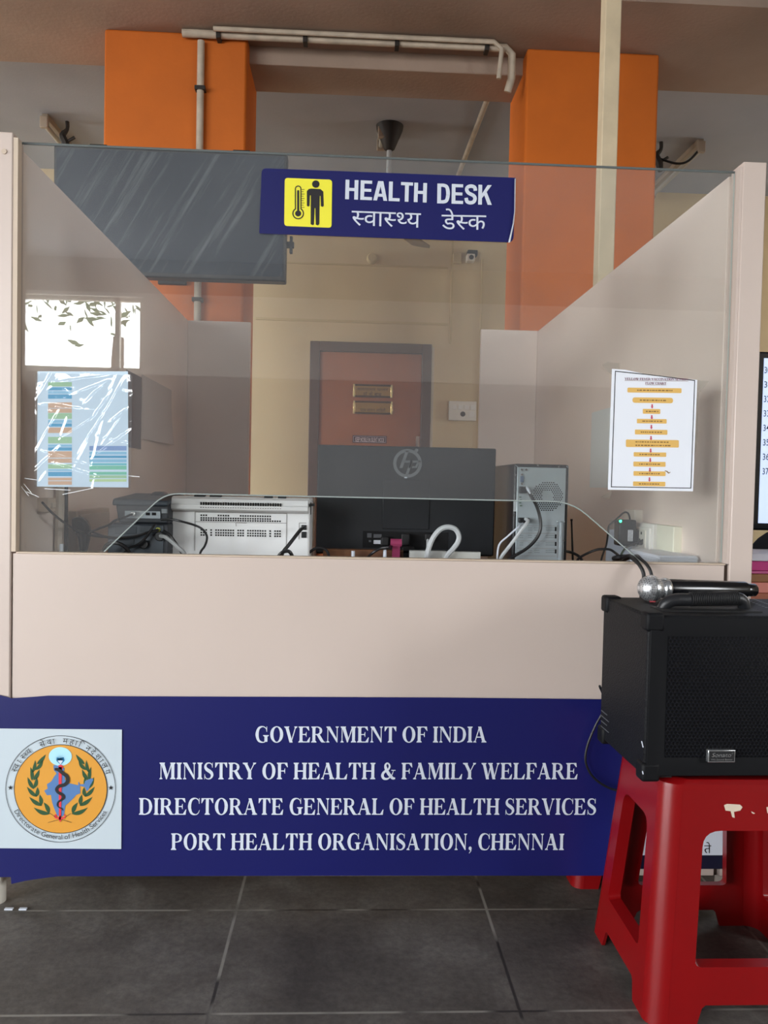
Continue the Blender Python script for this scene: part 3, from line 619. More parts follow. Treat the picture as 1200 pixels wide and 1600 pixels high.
for a, b, lab in ((XL+.001, bxl, 'narrow beige back partition at left, before the orange column'), (bxr, XR-.001, 'narrow beige back partition at right, beside the switch plate')):
    r = thing('back_partition', lab, 'partition', ((a+b)/2, YB+.015, 0), 'back partitions beside the booth entrance')
    build('partition_panel', MB().box((a, YB, ZLOW), (b, YB+.03, ZTOP)), M_lam_lit, r, .002)
    feet(r, [(a+.06, YB+.015), (b-.06, YB+.015)])

# reception counter: front panel, worktop, legs
pl_, pr_ = lx+.003, at(1132, 890, 1.975).x
rd = thing('counter_front', 'plain beige laminate counter front under the glass, blue banner on its lower half', 'counter', ((pl_+pr_)/2, 1.987, ZLOW))
build('front_panel', MB().box((pl_, 1.975, ZLOW), (pr_, 1.996, ZSILL-.004)), M_lam, rd, .002)
build('sill_strip', MB().box((at(26.5, 600, 1.9725).x, 1.972, ZSILL-.004), (XR-.004, 1.9965, ZSILL)), M_lamedge, rd, .001)
build('joint_filler', MB().box((pr_, 1.98, ZLOW), (rx0-.001, 1.9965, ZSILL-.004)), M_gap, rd)
WT = .785
wk = thing('work_table', 'wooden work table inside the booth holding the printer and computer', 'table', (.07, 2.38, 0))
build('tabletop', MB().box((XL+.002, 2.0365, WT-.025), (XR-.002, 2.75, WT)), mat('wood worktop', (150, 112, 84), .4, var=.15, scale=5), wk, .002)
for x in (XL+.06, XR-.03):
    for y in (2.23, 2.71): build('leg', MB().box((x-.02, y-.02, 0), (x+.02, y+.02, WT-.024)), M_cream, wk)

# the glass sheet with its cut-out
M_glass = glass_mat('clear glass', (.965, .975, .965), .06, patchy=.3, hazecol=(190, 192, 196))  # pale diffuse share imitates the veil of glare on the glass
M_gedge = mat('glass edge', (176, 190, 186), .25)
def roundpoly(pts, rads, n=5):
    out = []
    for i, p in enumerate(pts):
        r = rads[i]; p = Vector(p); a = Vector(pts[i-1]); b = Vector(pts[(i+1) % len(pts)])
        if r <= 0: out.append((p.x, p.y)); continue
        u = (a-p).normalized(); v = (b-p).normalized(); s = p+u*r; e = p+v*r
        for k in range(n+1):
            t = k/n; q = s*(1-t)**2+p*2*t*(1-t)+e*t*t; out.append((q.x, q.y))
    return out
def xz(px, py, Y=YG): v = at(px, py, Y); return (v.x, v.z)
c0, c1, c2, c3 = xz(163, 861), xz(258, 771), xz(893, 784), xz(1000, 872)
gx0, gx1 = XL+.005, XR-.003
pts = [(gx0, ZSILL+.001), (c0[0], ZSILL+.001), c1, c2, (c3[0], ZSILL+.001), (gx1, ZSILL+.001), (gx1, ZTOP-.004), (gx0, ZTOP-.002)]
mb = MB(); mb.fill([roundpoly(pts, [0, 0, .035, .05, 0, 0, 0, 0])], lambda u, v, w: Vector((u, YG+w, v)), .006)
bmesh.ops.recalc_face_normals(mb.bm, faces=mb.bm.faces)
for f in mb.bm.faces: f.material_index = 0 if abs(f.normal.y) > .6 else 1
gs = single('glass_screen', mb, [M_glass, M_gedge], 'large clear glass screen over the counter with a low cut-out hatch', 'glass')
hp_ = roundpoly([(c0[0], ZSILL+.001), c1, c2, (c3[0], ZSILL+.001)], [0, .035, .05, 0])
M_polish = mat('polished glass edge', (168, 178, 176), .25)
build('polished_edge', MB().tube([(u, YG-.0012, v) for u, v in hp_], .0017, 8), M_polish, gs)
build('top_edge', MB().tube([(gx0, YG, ZTOP-.002), (gx1, YG, ZTOP-.004)], .0031, 8), mat('dull glass edge', (96, 104, 104), .4), gs)

# ================================================================== blue sign on the glass
YS = YG-.0045
sg = thing('health_desk_sign', 'blue health desk sign with a yellow pictogram, stuck high on the glass', 'sign', tuple(at(605, 376, YS)))
def pxfill(mb, pts, Y, rads=None):
    q = [xz(a, b, Y) for a, b in pts]
    if rads: q = roundpoly(q, rads)
    mb.fill([q], lambda u, v, w: Vector((u, Y, v)))
mb = MB()
tl, tr, br, bl = (413, 263), (806, 278), (803, 379), (405, 365)
mb.fill([roundpoly([xz(409, 263, YS), xz(806, 278, YS), xz(802, 379, YS), xz(405, 365, YS)], [.012, .004, .015, .004])], lambda u, v, w: Vector((u, YS+w, v)), .002)
build('sign_board', mb, M_navy, sg)
# curled right edge
mb = MB(); mb.strip([at(806, 279, YS-.003), at(805, 330, YS-.004), at(803, 350, YS-.003), at(797, 379, YS-.003)], [at(804, 279, YS-.005), at(803.5, 330, YS-.007), at(801, 350, YS-.006), at(794, 379, YS-.003)])
build('lifted_edge', mb, M_vwhite, sg)
Yp = YS-.0016
mb = MB(); mb.fill([roundpoly([xz(445, 278, Yp), xz(519, 281, Yp), xz(518, 356, Yp), xz(444, 353, Yp)], [.008]*4)], lambda u, v, w: Vector((u, Yp+w, v)), .0008)
pc = build('pictogram_card', mb, M_yel, sg)
Yq = Yp-.0009
z6 = lambda x, y: (390+x*440/1200, 240+y*440/1200)          # marks were measured on an enlarged crop
mb = MB()
def ellpx(cx, cy, rx, ry, n=20): return [(cx+rx*math.cos(2*math.pi*k/n), cy+ry*math.sin(2*math.pi*k/n)) for k in range(n)]
pxfill(mb, [z6(*p) for p in ellpx(282, 130, 16, 16)], Yq)
man = [(262,149),(302,151),(314,162),(316,222),(311,227),(304,224),(302,180),(299,180),(297,300),(291,306),(282,303),(280,232),(277,232),(274,302),(268,305),(260,300),(261,178),(257,178),(255,222),(250,226),(244,222),(244,160),(252,151)]
pxfill(mb, [z6(*p) for p in man], Yq)
bulb = [(201,139)]+[(196,150),(196,238)]
# thermometer: outline ring, then the mercury
def capsule(cx, y0, y1, r, cy, rb, n=10):
    out = [(cx-r*math.cos(math.pi*k/n), y0-r*math.sin(math.pi*k/n)) for k in range(n+1)]
    a0 = math.asin(min(1, r/rb))
    out += [(cx+rb*math.sin(a0+(2*math.pi-2*a0)*k/20), cy-rb*math.cos(a0+(2*math.pi-2*a0)*k/20)) for k in range(21)]
    return out
o_ = [z6(*p) for p in capsule(207, 150, 230, 14, 255, 25)]; i_ = [z6(*p) for p in capsule(207, 150, 232, 9.5, 255, 20)]
mb.fill([[xz(*p, Yq) for p in o_], [xz(*p, Yq) for p in i_]], lambda u, v, w: Vector((u, Yq, v)))
pxfill(mb, [z6(*p) for p in capsule(207, 160, 238, 4.5, 255, 13)], Yq)
for k in range(9):
    y = 152+k*9.5; L = 9 if k % 2 else 13
    pxfill(mb, [z6(221, y), z6(221+L, y), z6(221+L, y+2.2), z6(221, y+2.2)], Yq)
build('pictogram', mb, M_ink, pc)
mb = MB()
Yt = YS-.0017
span(mb, block('HEALTH'), z6(407, 194), z6(754, 209), 30.5, Yt, 100); build('lettering', mb, M_vwhite, sg); mb = MB()
span(mb, block('DESK'), z6(799, 212), z6(1032, 219), 31, Yt, 100)
build('lettering', mb, M_vwhite, sg)
mb = MB()
span(mb, deva(['स/', 'व', 'ा', 'स/', 'थ/', 'य']), z6(434, 305), z6(729, 316), 22.5, Yt, 622); build('lettering', mb, M_vwhite, sg); mb = MB()
v, f = deva(['ड', 'े', 'स/', 'क'])
span(mb, (v, f), z6(818, 322), z6(1008, 325), 22.5, Yt, 622)
build('lettering', mb, M_vwhite, sg)

# ================================================================== blue banner on the front panel
YN = 1.966
bn = thing('banner', 'long blue ministry banner with white lettering across the counter front', 'banner', tuple(at(490, 1368, YN)))
top = [(-30, 1084), (0, 1086), (18, 1091), (50, 1089), (75, 1087), (200, 1088), (480, 1089), (700, 1090), (985, 1093)]
bot = [(985, 1368), (600, 1368), (300, 1368.5), (90, 1369), (60, 1373), (40, 1376), (18, 1381), (17, 1370), (-30, 1371)]
mb = MB(); mb.fill([[xz(a, b, YN) for a, b in top+bot]], lambda u, v, w: Vector((u, YN+w, v)), .0018)
build('banner_sheet', mb, M_navy, bn)
YNt = YN-.0016
for s, a, b, y, h in (('GOVERNMENT OF INDIA', 399, 760, 1160, 25), ('MINISTRY OF HEALTH & FAMILY WELFARE', 249, 902, 1217.5, 26), ('DIRECTORATE GENERAL OF HEALTH SERVICES', 217, 931, 1273, 26), ('PORT HEALTH ORGANISATION, CHENNAI', 267, 881, 1328, 26)):
    mb = MB(); span(mb, serif(s), (a, y), (b, y), h, YNt, 100); build('lettering', mb, M_vwhite, bn)
# emblem card
YE = YN-.003
mb = MB(); mb.fill([[xz(-26, 1138, YE), xz(190.5, 1140, YE), xz(189.5, 1326.5, YE), xz(-26, 1325, YE)]], lambda u, v, w: Vector((u, YE+w, v)), .001)
card = build('emblem_card', mb, mat('card white', (194, 206, 213), .4), bn)
def E(x, y): return (x/6.0, 1130+y/6.0)
class Layer:
    n = 0
YL = [YE-.0016]
def layer(): YL[0] -= .00025; return YL[0]
ECX, ECY = 568, 617
def ering(mb, rx, ry, w, Y):
    o = [xz(*E(*p), Y) for p in ellpx(ECX, ECY, rx, ry, 72)]; i_ = [xz(*E(*p), Y) for p in ellpx(ECX, ECY, rx-w, ry-w, 72)]
    mb.fill([o, i_], lambda u, v, w_: Vector((u, Y, v)))
Y = layer(); mb = MB(); mb.fill([[xz(*E(*p), Y) for p in ellpx(ECX, ECY, 434, 414, 72)]], lambda u, v, w: Vector((u, Y, v)))
build('amber_disc', mb, mat('emblem amber', (218, 154, 58), .45), card, normals=False)
Y = layer(); mb = MB(); ering(mb, 517, 502, 5, Y); ering(mb, 438, 418, 6, Y)
for sx_ in (97, 1038):
    pts = []
    for k in range(10):
        r = 25 if k % 2 == 0 else 10; a = -math.pi/2+k*math.pi/5; pts.append(E(sx_+r*math.cos(a), 605+r*math.sin(a)))
    pxfill(mb, pts, Y)
build('emblem_ring', mb, M_ink, card, normals=False)
# wreath
Y = layer(); mb = MB()
def leaf(mb, base, tip, w, bend, Y):
    b = Vector(base); t = Vector(tip); d = (t-b); n = Vector((-d.y, d.x)).normalized()
    L, R = [], []
    for k in range(9):
        s = k/8; c = b+d*s+n*bend*math.sin(math.pi*s); q = w*math.sin(math.pi*s**.8)*.5
        L.append(c+n*q); R.append(c-n*q)
    pxfill(mb, [E(*p) for p in L+R[-2:0:-1]], Y)
lv = [((345,385),(430,292),34,6),((305,465),(330,345),32,8),((330,440),(405,345),34,10),((300,540),(285,410),34,8),((312,535),(370,432),36,8),((318,618),(258,505),36,-6),((318,612),(345,505),36,8),((345,690),(252,595),36,-8),((340,690),(352,598),36,6),((395,775),(272,690),38,-10),((388,770),(372,668),38,4),((470,850),(315,790),40,-16),((462,846),(410,742),40,8)]
M_green = mat('emblem green', (38, 78, 44), .5)
for mir in (0, 1):
    mb = MB(); m_ = (lambda p: (2*570-p[0], p[1])) if mir else (lambda p: p)
    for b, t, w, be in lv: leaf(mb, m_(b), m_(t), w, -be if mir else be, Y)
    build('laurel_branch', mb, M_green, card, normals=False)
Y = layer(); mb = MB()
india = [(500,395),(545,390),(560,402),(605,420),(600,445),(585,470),(612,492),(606,525),(640,562),(690,572),(735,582),(733,552),(742,552),(748,575),(790,570),(800,540),(860,515),(876,530),(842,590),(830,625),(812,638),(795,600),(750,587),(752,658),(715,672),(690,702),(640,750),(612,772),(600,862),(565,884),(535,862),(508,800),(488,740),(478,672),(440,676),(414,632),(447,615),(440,572),(480,546),(508,500),(530,470),(505,440)]
pxfill(mb, [E(*p) for p in india], Y)
build('country_map', mb, mat('emblem blue', (84, 124, 176), .5), card, normals=False)
Y = layer(); mb = MB()
pxfill(mb, [E(*p) for p in ellpx(565, 312, 108, 88, 40)], Y)
build('pale_halo', mb, mat('emblem pale blue', (176, 226, 240), .45), card, normals=False)
Y = layer(); mb = MB()
for k in range(26):
    a = -math.pi*(.02+.96*k/25); r = 55 if k % 2 else 78
    pxfill(mb, [E(565+14*math.cos(a-.1), 352+10*math.sin(a-.1)), E(565+r*math.cos(a), 340+.78*r*math.sin(a)), E(565+14*math.cos(a+.1), 352+10*math.sin(a+.1))], Y)
pxfill(mb, [E(533,318),(E(560,330)),E(597,318),E(606,352),E(568,392),E(528,352)], Y)
build('flame', mb, mat('emblem teal', (40, 128, 176), .45), card, normals=False)
Y = layer(); mb = MB()
pxfill(mb, [E(540,350),E(590,350),E(568,388)], Y); build('lamp_tip', mb, M_vwhite, card, normals=False)
Y = layer(); mb = MB()
pxfill(mb, [E(549,410),E(580,410),E(572,905),E(553,905)], Y)
pxfill(mb, [E(548,395),E(568,388),E(586,395),E(590,425),E(570,440),E(548,425)], Y)
red = [(505,872),(520,852),(532,856),(524,872),(534,884),(556,880),(563,862),(574,880),(596,884),(606,872),(596,856),(606,852),(616,872),(606,892),(580,900),(564,930),(548,900),(518,892)]
pxfill(mb, [E(*p) for p in red], Y)
build('staff', mb, mat('emblem red', (222, 58, 70), .45), card, normals=False)
Y = layer(); mb = MB()
for q in _arcstroke([(512,432),(545,436),(590,470),(628,500),(634,545),(604,578),(556,590),(530,620),(548,650),(586,672),(598,696),(580,716),(548,738),(538,768),(556,790),(582,802),(592,824)], [22,30,32,33,34,33,32,30,28,27,26,20,17,14,12,9,3], 3):
    pxfill(mb, [E(*p) for p in q], Y)
for a, b in (((470,846),(520,880)),((662,846),(612,880)),((450,932),(545,905)),((672,932),(580,905))):
    d = Vector((b[0]-a[0], b[1]-a[1])).normalized(); n = Vector((-d.y, d.x))*1.6
    pxfill(mb, [E(a[0]+n.x, a[1]+n.y), E(b[0]+n.x, b[1]+n.y), E(b[0]-n.x, b[1]-n.y), E(a[0]-n.x, a[1]-n.y)], Y)
build('snake', mb, M_ink, card, normals=False)
# round lettering
Y = layer()
def on_arc(mb, glyphs, a0, a1, rx, ry, size, inward):
    """glyphs: list of (verts, faces, advance) in units where size scales to crop pixels; angles in degrees, 0 = right, clockwise"""
    tot = sum(g[2] for g in glyphs); pen = 0
    for v, f, adv in glyphs:
        t = (pen+adv/2)/tot; a = math.radians(a0+(a1-a0)*t); pen += adv
        c = Vector((ECX+rx*math.cos(a), ECY+ry*math.sin(a)))
        tang = Vector((-math.sin(a), math.cos(a)))*(1 if a1 > a0 else -1); nrm = Vector((math.cos(a), math.sin(a)))*(1 if inward else -1)*-1
        if not f: continue
        P = []
        for p in v:
            q = c+tang*((p[0]-adv/2)*size)+nrm*(-(p[1])*size)
            P.append(at(*E(q.x, q.y), Y))
        mb._new(P, f)
def latin(s):
    out = []
    for ch in s:
        if ch == ' ': out.append(([], [], .26)); continue
        v, f = text2d(ch); x0 = min(p[0] for p in v); x1 = max(p[0] for p in v)
        out.append(([(p[0]-x0+.035, p[1]) for p in v], f, x1-x0+.07))
    return out
def devg(tokens):
    out = []
    for t in tokens:
        if t == ' ': out.append(([], [], .55)); continue
        v, f = deva(t.split('+')); w = deva(t.split('+')); x1 = max(p[0] for p in v)
        out.append(([(p[0]/1000., p[1]/1000.) for p in v], f, (x1-10)/1000.))
    return out
mb = MB()
on_arc(mb, latin('Directorate General of Health Services'), 154, 27, 487, 472, 66, False); build('lettering', mb, M_ink, card, normals=False); mb = MB()
on_arc(mb, devg(['स/+व', 'ा', 'स/+थ/+य', ' ', 'स+े', 'व', 'ा', ' ', 'म', 'ह', 'ा', 'ि', 'न', 'द+े', 'श', 'ा', 'ल', 'य']), 199, 343, 447, 428, 74, True)
build('lettering', mb, M_ink, card, normals=False)
# ================================================================== television hung above the booth
YT_ = 3.36
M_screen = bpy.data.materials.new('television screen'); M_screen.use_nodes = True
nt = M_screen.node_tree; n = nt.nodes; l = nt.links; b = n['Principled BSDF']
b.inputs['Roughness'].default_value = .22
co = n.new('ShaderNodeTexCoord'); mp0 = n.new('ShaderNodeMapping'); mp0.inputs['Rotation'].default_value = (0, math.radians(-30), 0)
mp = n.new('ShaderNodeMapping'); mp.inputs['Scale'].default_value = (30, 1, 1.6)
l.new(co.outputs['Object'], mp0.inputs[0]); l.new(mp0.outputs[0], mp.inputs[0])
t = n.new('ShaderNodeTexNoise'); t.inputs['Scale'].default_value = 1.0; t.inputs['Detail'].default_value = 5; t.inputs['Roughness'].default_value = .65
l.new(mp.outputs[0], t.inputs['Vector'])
r = n.new('ShaderNodeValToRGB'); r.color_ramp.elements[0].position = .52; r.color_ramp.elements[0].color = lin((30, 42, 54)); r.color_ramp.elements[1].position = .74; r.color_ramp.elements[1].color = lin((92, 98, 102))  # pale diagonal streaks: a reflection in the screen, painted into its colour
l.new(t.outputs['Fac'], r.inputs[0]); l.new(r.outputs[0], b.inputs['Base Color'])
a = at(84, 233, YT_); c = at(446, 440, YT_)
zt = at(270, 234, YT_).z
tv = thing('television', 'large dark television hung above the booth before the orange column', 'television', ((a.x+c.x)/2, YT_, c.z))
build('housing', MB().box((a.x, YT_, c.z), (c.x, YT_+.06, zt)), M_black, tv, .006)
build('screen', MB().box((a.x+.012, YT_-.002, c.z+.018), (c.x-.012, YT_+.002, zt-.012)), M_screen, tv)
mx_ = (a.x+c.x)/2-.16
mb = MB().cbox((mx_, YT_+.075, (c.z+zt)/2), (.42, .03, .2)).tube([(mx_, YT_+.08, (c.z+zt)/2), (mx_, COL0+.004, (c.z+zt)/2)], .03, 10)
mb.cbox((mx_, COL0-.012, (c.z+zt)/2), (.14, .024, .2))
build('wall_bracket', mb, M_black2, tv, .003)
k = at(450, 384, YT_+.05)
mb = MB().box((c.x-.002, YT_+.03, k.z-.012), (c.x+.03, YT_+.05, k.z+.012)).box((c.x+.012, YT_+.03, k.z-.035), (c.x+.024, YT_+.05, k.z+.035))
build('side_clip', mb, M_black2, tv, .002)
for px in (155, 378): q = at(px, 231, YT_+.03); build('top_clip', MB().cbox((q.x, YT_+.03, zt+.008), (.07, .03, .018)), M_black2, tv, .003)

# ================================================================== pipes along the beam, conduits, pole
def pipe(pts, r, lab, clamps=(), name='conduit_pipe', m=None, group=None, seg=12):
    mb = MB().tube(pts, r, seg)
    lo = min(Vector(p).z for p in pts)
    ctr = sum((Vector(p) for p in pts), Vector())/len(pts)
    t = thing(name, lab, 'pipe', (ctr.x, ctr.y, lo), group)
    build('pipe_run', mb, m or M_pipe, t)
    for p, d in clamps:
        build('clamp', MB().cbox(p, d), M_dark, t, .002)
    return t
YPp = COL0-.03
zb = Z_BEAM-.022
pa, pb = at(285, 62, YPp), at(800, 82, YPp)
cl = [((at(px, 70, YPp).x, YPp, Z_BEAM-.02), (.022, .055, .06)) for px in (342, 477, 620, 760)]
pipe([(pa.x, YPp, zb), (pb.x-.03, YPp, zb), (pb.x, YPp, zb-.03), (pb.x+.005, YPp+.02, zb-.14), (pb.x-.01, YPp+.04, zb-.2)], .02, 'long white pipe under the beam bending down beside the right column', cl)
pipe([(pa.x+.16, YPp-.045, zb+.004), (pb.x-.1, YPp-.045, zb+.004), (pb.x-.06, YPp-.045, zb-.03), (pb.x-.07, YPp-.03, zb-.17)], .012, 'thin second pipe running just in front of the long beam pipe')
q = at(315, 90, COL0); q2 = at(318, 500, COL0)
pipe([(q.x, COL0-.02, zb-.03), (q.x, COL0-.02, .3)], .018, 'white upright pipe down the front of the left orange column', [((q.x, COL0-.02, at(312, y, COL0).z), (.052, .042, .02)) for y in (142, 340, 470)])
qa = atZ(768, 140, Z_BACK-.02); qb = atZ(716, 275, Z_BACK-.02)
pipe([(qa.x, BEAM1+.01, Z_BACK-.02), (qb.x+(qb.x-qa.x)*.25, min(qb.y+.25, 6.2), Z_BACK-.02)], .017, 'straight white pipe running back along the grey ceiling from the beam')
M_pole = mat('cream painted pole', (214, 198, 168), .5, var=.12, scale=10)
pq0, pq1 = at(938, 300, 3.12), at(963, 300, 3.12)
single('pole', MB().box((pq0.x, 3.12, 0), (pq1.x, 3.185, Z_FRONT)), M_pole, 'tall square cream pole standing beyond the right partition', 'pole', bevel=.004)

# ================================================================== ceiling: fan and tube lights
fan = atZ(609, 197, Z_BACK)
fr_ = thing('ceiling_fan', 'ceiling fan on a long rod, mostly behind the blue sign', 'fan', (fan.x, fan.y, Z_BACK))
zf = at(640, 342, fan.y).z
build('canopy', MB().lathe([(.02, -.16), (.035, -.15), (.085, -.03), (.09, 0)], (fan.x, fan.y, Z_BACK)), M_dark, fr_)
build('rod', MB().cyl((fan.x, fan.y, Z_BACK-.12), (fan.x, fan.y, zf), .017, 10), M_greyc, fr_)
build('motor', MB().lathe([(.05, -.10), (.12, -.08), (.15, -.03), (.14, .02), (.06, .06)], (fan.x, fan.y, zf)), mat('fan cream', (190, 176, 150), .45), fr_)
for k in range(3):
    ang = math.radians(62+120*k); u = Vector((math.cos(ang), math.sin(ang), 0)); w = Vector((-u.y, u.x, 0)); c = Vector((fan.x, fan.y, zf-.02))
    P = []
    for s, hw in ((.10, .02), (.2, .045), (.35, .065), (.56, .07), (.6, .05)):
        P.append((c+u*s-w*hw+Vector((0, 0, -.012)), c+u*s+w*hw+Vector((0, 0, .012))))
    mb = MB(); mb.strip([p[0] for p in P], [p[1] for p in P]); mb.strip([p[0]-Vector((0, 0, .006)) for p in P], [p[1]-Vector((0, 0, .006)) for p in P])
    build('blade', mb, mat('fan blade', (150, 132, 104), .45), fr_)
M_cap = mat('yellowed cap', (170, 156, 140), .6)
M_wire = M_dark
def tube_light(px, py, L, lab):
    p = atZ(px, py, Z_BACK-.06)
    y1 = min(p.y+L, 6.2)
    t = thing('tube_light', lab, 'light', (p.x, (p.y+y1)/2, Z_BACK-.09), 'unlit tube lights on the grey ceiling')
    build('batten', MB().box((p.x-.02, p.y+.02, Z_BACK-.035), (p.x+.02, y1-.02, Z_BACK+.001)), M_cap, t, .004)
    build('tube', MB().cyl((p.x, p.y+.02, Z_BACK-.07), (p.x, y1-.02, Z_BACK-.07), .016, 12), mat('unlit tube', (176, 174, 168), .4), t)
    for y in (p.y, y1-.03): build('end_cap', MB().box((p.x-.026, y, Z_BACK-.095), (p.x+.026, y+.03, Z_BACK-.02)), M_cap, t, .006)
    return p
p1 = tube_light(68, 190, 1.2, 'unlit tube light on the ceiling left of the left column')
p2 = tube_light(597, 206, .22, 'unlit tube light on the ceiling beside the fan rod')
p3 = tube_light(1097, 229, 1.1, 'unlit tube light on the ceiling right of the right column')
def hook(px, py0, py1, lab):
    p = atZ(px, py0, Z_BACK); q = at(px-1, py1, p.y)
    mb = MB().tube([(p.x, p.y, Z_BACK+.003), (p.x, p.y, Z_BACK-.05), (p.x-.03, p.y, Z_BACK-.09), (p.x-.01, p.y, Z_BACK-.14), (q.x, p.y, q.z)], [.013, .012, .022, .026, .016], 7, 3)
    mb.tube([(p.x, p.y, Z_BACK-.13), (p.x+.05, p.y, Z_BACK-.10)], .01, 6)
    single('ceiling_hook', mb, M_dark, lab, 'hook', 'dark hooks under the grey ceiling')
    return p
hook(105, 190, 232, 'dark twisted wire hook below the ceiling near the television')
hk = hook(1033, 222, 268, 'dark wire hook under the ceiling at the right column edge')
def cable(pts, r, lab, m=None, name='cable', sm=6, group=None, seg=7):
    return single(name, MB().tube(pts, r, seg, sm), m or M_cable, lab, 'cable', group)
pz = [Vector((p3.x, p3.y+.01, Z_BACK-.06)), p3*.7+hk*.3-Vector((0, 0, .1)), p3*.4+hk*.6-Vector((0, 0, .13)), hk-Vector((.01, 0, .11))]
cable(pz, .008, 'drooping dark wire between the right ceiling light and its hook')

# ================================================================== fittings on the yellow wall
a = at(701, 627, YD); c = at(743, 658, YD)
sw = thing('switch_board', 'white switch plate on the yellow wall right of the door', 'switch', ((a.x+c.x)/2, YD, c.z))
build('plate', MB().box((a.x, YD-.03, c.z), (c.x, YD+.002, a.z)), M_cream, sw, .004)
for k in range(4):
    x = a.x+.025+k*.048
    build('rocker', MB().box((x, YD-.035, a.z-.065), (x+.034, YD-.028, a.z-.03)), M_white, sw, .002)
build('socket', MB().cyl((a.x+.11, YD-.032, c.z+.05), (a.x+.11, YD-.029, c.z+.05), .02, 16), M_gap, sw)
build('socket_plate', MB().box((a.x+.16, YD-.034, c.z+.025), (a.x+.2, YD-.028, c.z+.075)), M_white, sw, .002)
a = at(726, 398, YD); c = at(741, 413, YD)
cam_ = thing('wall_camera', 'small white fitting with a black bracket high on the wall beside the right column', 'camera', ((a.x+c.x)/2, YD, c.z))
build('bracket', MB().box((a.x+.015, YD-.07, a.z-.02), (c.x+.015, YD+.002, a.z+.02)), M_black2, cam_, .004)
build('camera_body', MB().box((a.x+.005, YD-.10, c.z), (c.x-.01, YD-.02, a.z-.018)), M_cream, cam_, .006)
build('lens', MB().cyl(((a.x+c.x)/2, YD-.104, (a.z+c.z)/2-.01), ((a.x+c.x)/2, YD-.098, (a.z+c.z)/2-.01), .018, 14), M_dark, cam_)
a = at(714, 405, YD)
single('junction_box', MB().box((a.x-.035, YD-.04, a.z-.04), (a.x+.03, YD+.002, a.z+.035)), M_case, 'square painted junction box beside the white wall fitting', 'box', bevel=.006)
a = at(581, 405, YD)
single('ceiling_rose', MB().lathe([(.03, 0), (.04, .02), (.04, .052)], (a.x, YD-.05, a.z), (0, 1, 0), 20), M_case, 'small round painted cover on the wall below the sign', 'cover')

# signs on the door
YL_ = YD-.0225
a0, a1, a2, a3 = at(552, 599, YL_), at(613, 601, YL_), at(613, 625, YL_), at(552, 624, YL_)
M_rail = mat('polished brass rail', (240, 214, 150), .2, metal=.8); M_rail2 = mat('dark brass rail', (98, 66, 34), .4, metal=.6)
def plate(px0, py0, px1, py1, lab, lines):
    a = at(px0, py0, YL_); c = at(px1, py1, YL_)
    t = thing('name_plate', lab, 'plate', ((a.x+c.x)/2, YL_, c.z), 'brass name plates on the door')
    fb = .02
    build('plate_face', MB().box((a.x, YL_-.006, c.z), (c.x, YL_+.001, a.z)), M_brass, t)
    for x0, x1 in ((a.x, a.x+fb*.7), (c.x-fb*.7, c.x)): build('side_rail', MB().box((x0, YL_-.012, c.z), (x1, YL_+.001, a.z)), M_rail, t, .002)
    for z0, z1 in ((c.z, c.z+fb*.7), (a.z-fb*.7, a.z)): build('rail', MB().box((a.x, YL_-.010, z0), (c.x, YL_, z1)), M_rail2, t, .002)
    mb = MB()
    for toks, A, B, h in lines: span(mb, deva(toks), A, B, h, YL_-.0075, 622)
    build('lettering', mb, mat('engraved dark', (66, 40, 26), .5), t)
plate(552, 600, 613, 622, 'upper brass name plate on the brown door', [(['क', 'ा', 'र', 'य', 'ा', 'ल', 'य', ' ', 'प', 'त/', 'त', 'न'], (558, 610), (606, 611), 4), (['ड', 'ॉ', ' ', 'क', 'े', ' ', 'ब', 'ा', 'ब', 'ू'], (567, 618), (597, 619), 4.5)])
plate(552, 626, 613, 648, 'lower brass name plate on the brown door', [(['प', 'त/', 'त', 'न', ' ', 'स/', 'व', 'ा', 'स/', 'थ/', 'य', ' ', 'अ', 'ध', 'ि', 'क', 'ा', 'र', 'ी'], (563, 643), (602, 644), 4.5)])
a = at(551, 680, YL_); c = at(604, 693, YL_)
sl_ = thing('silence_sign', 'narrow dark sign asking for silent mobiles, low on the brown door', 'sign', ((a.x+c.x)/2, YL_, c.z))
build('sign_board', MB().box((a.x, YL_-.004, c.z), (c.x, YL_+.001, a.z)), mat('maroon sign', (66, 34, 48), .5), sl_, .001)
mb = MB()
for x0, z0, x1, z1 in ((a.x+.006, c.z+.006, c.x-.006, c.z+.009), (a.x+.006, a.z-.009, c.x-.006, a.z-.006), (a.x+.006, c.z+.006, a.x+.009, a.z-.006), (c.x-.009, c.z+.006, c.x-.006, a.z-.006)): mb.box((x0, YL_-.0045, z0), (x1, YL_-.0035, z1))
sans(mb, 'KEEP MOBILE IN SILENT MODE', (555, 690), (600.5, 691), 7, YL_-.0045, .03)
build('lettering', mb, mat('sign lettering', (214, 190, 196), .5), sl_)

# ================================================================== behind the glass: printer, monitor, tower ...
def hole_row(mb, A, B, n, w, h, Y, skip=()):
    for k in range(n):
        if k in skip: continue
        t = k/(n-1) if n > 1 else 0
        c = at(A[0]+(B[0]-A[0])*t, A[1]+(B[1]-A[1])*t, Y)
        mb.box((c.x-w/2, Y-.0012, c.z-h/2), (c.x+w/2, Y+.002, c.z+h/2))
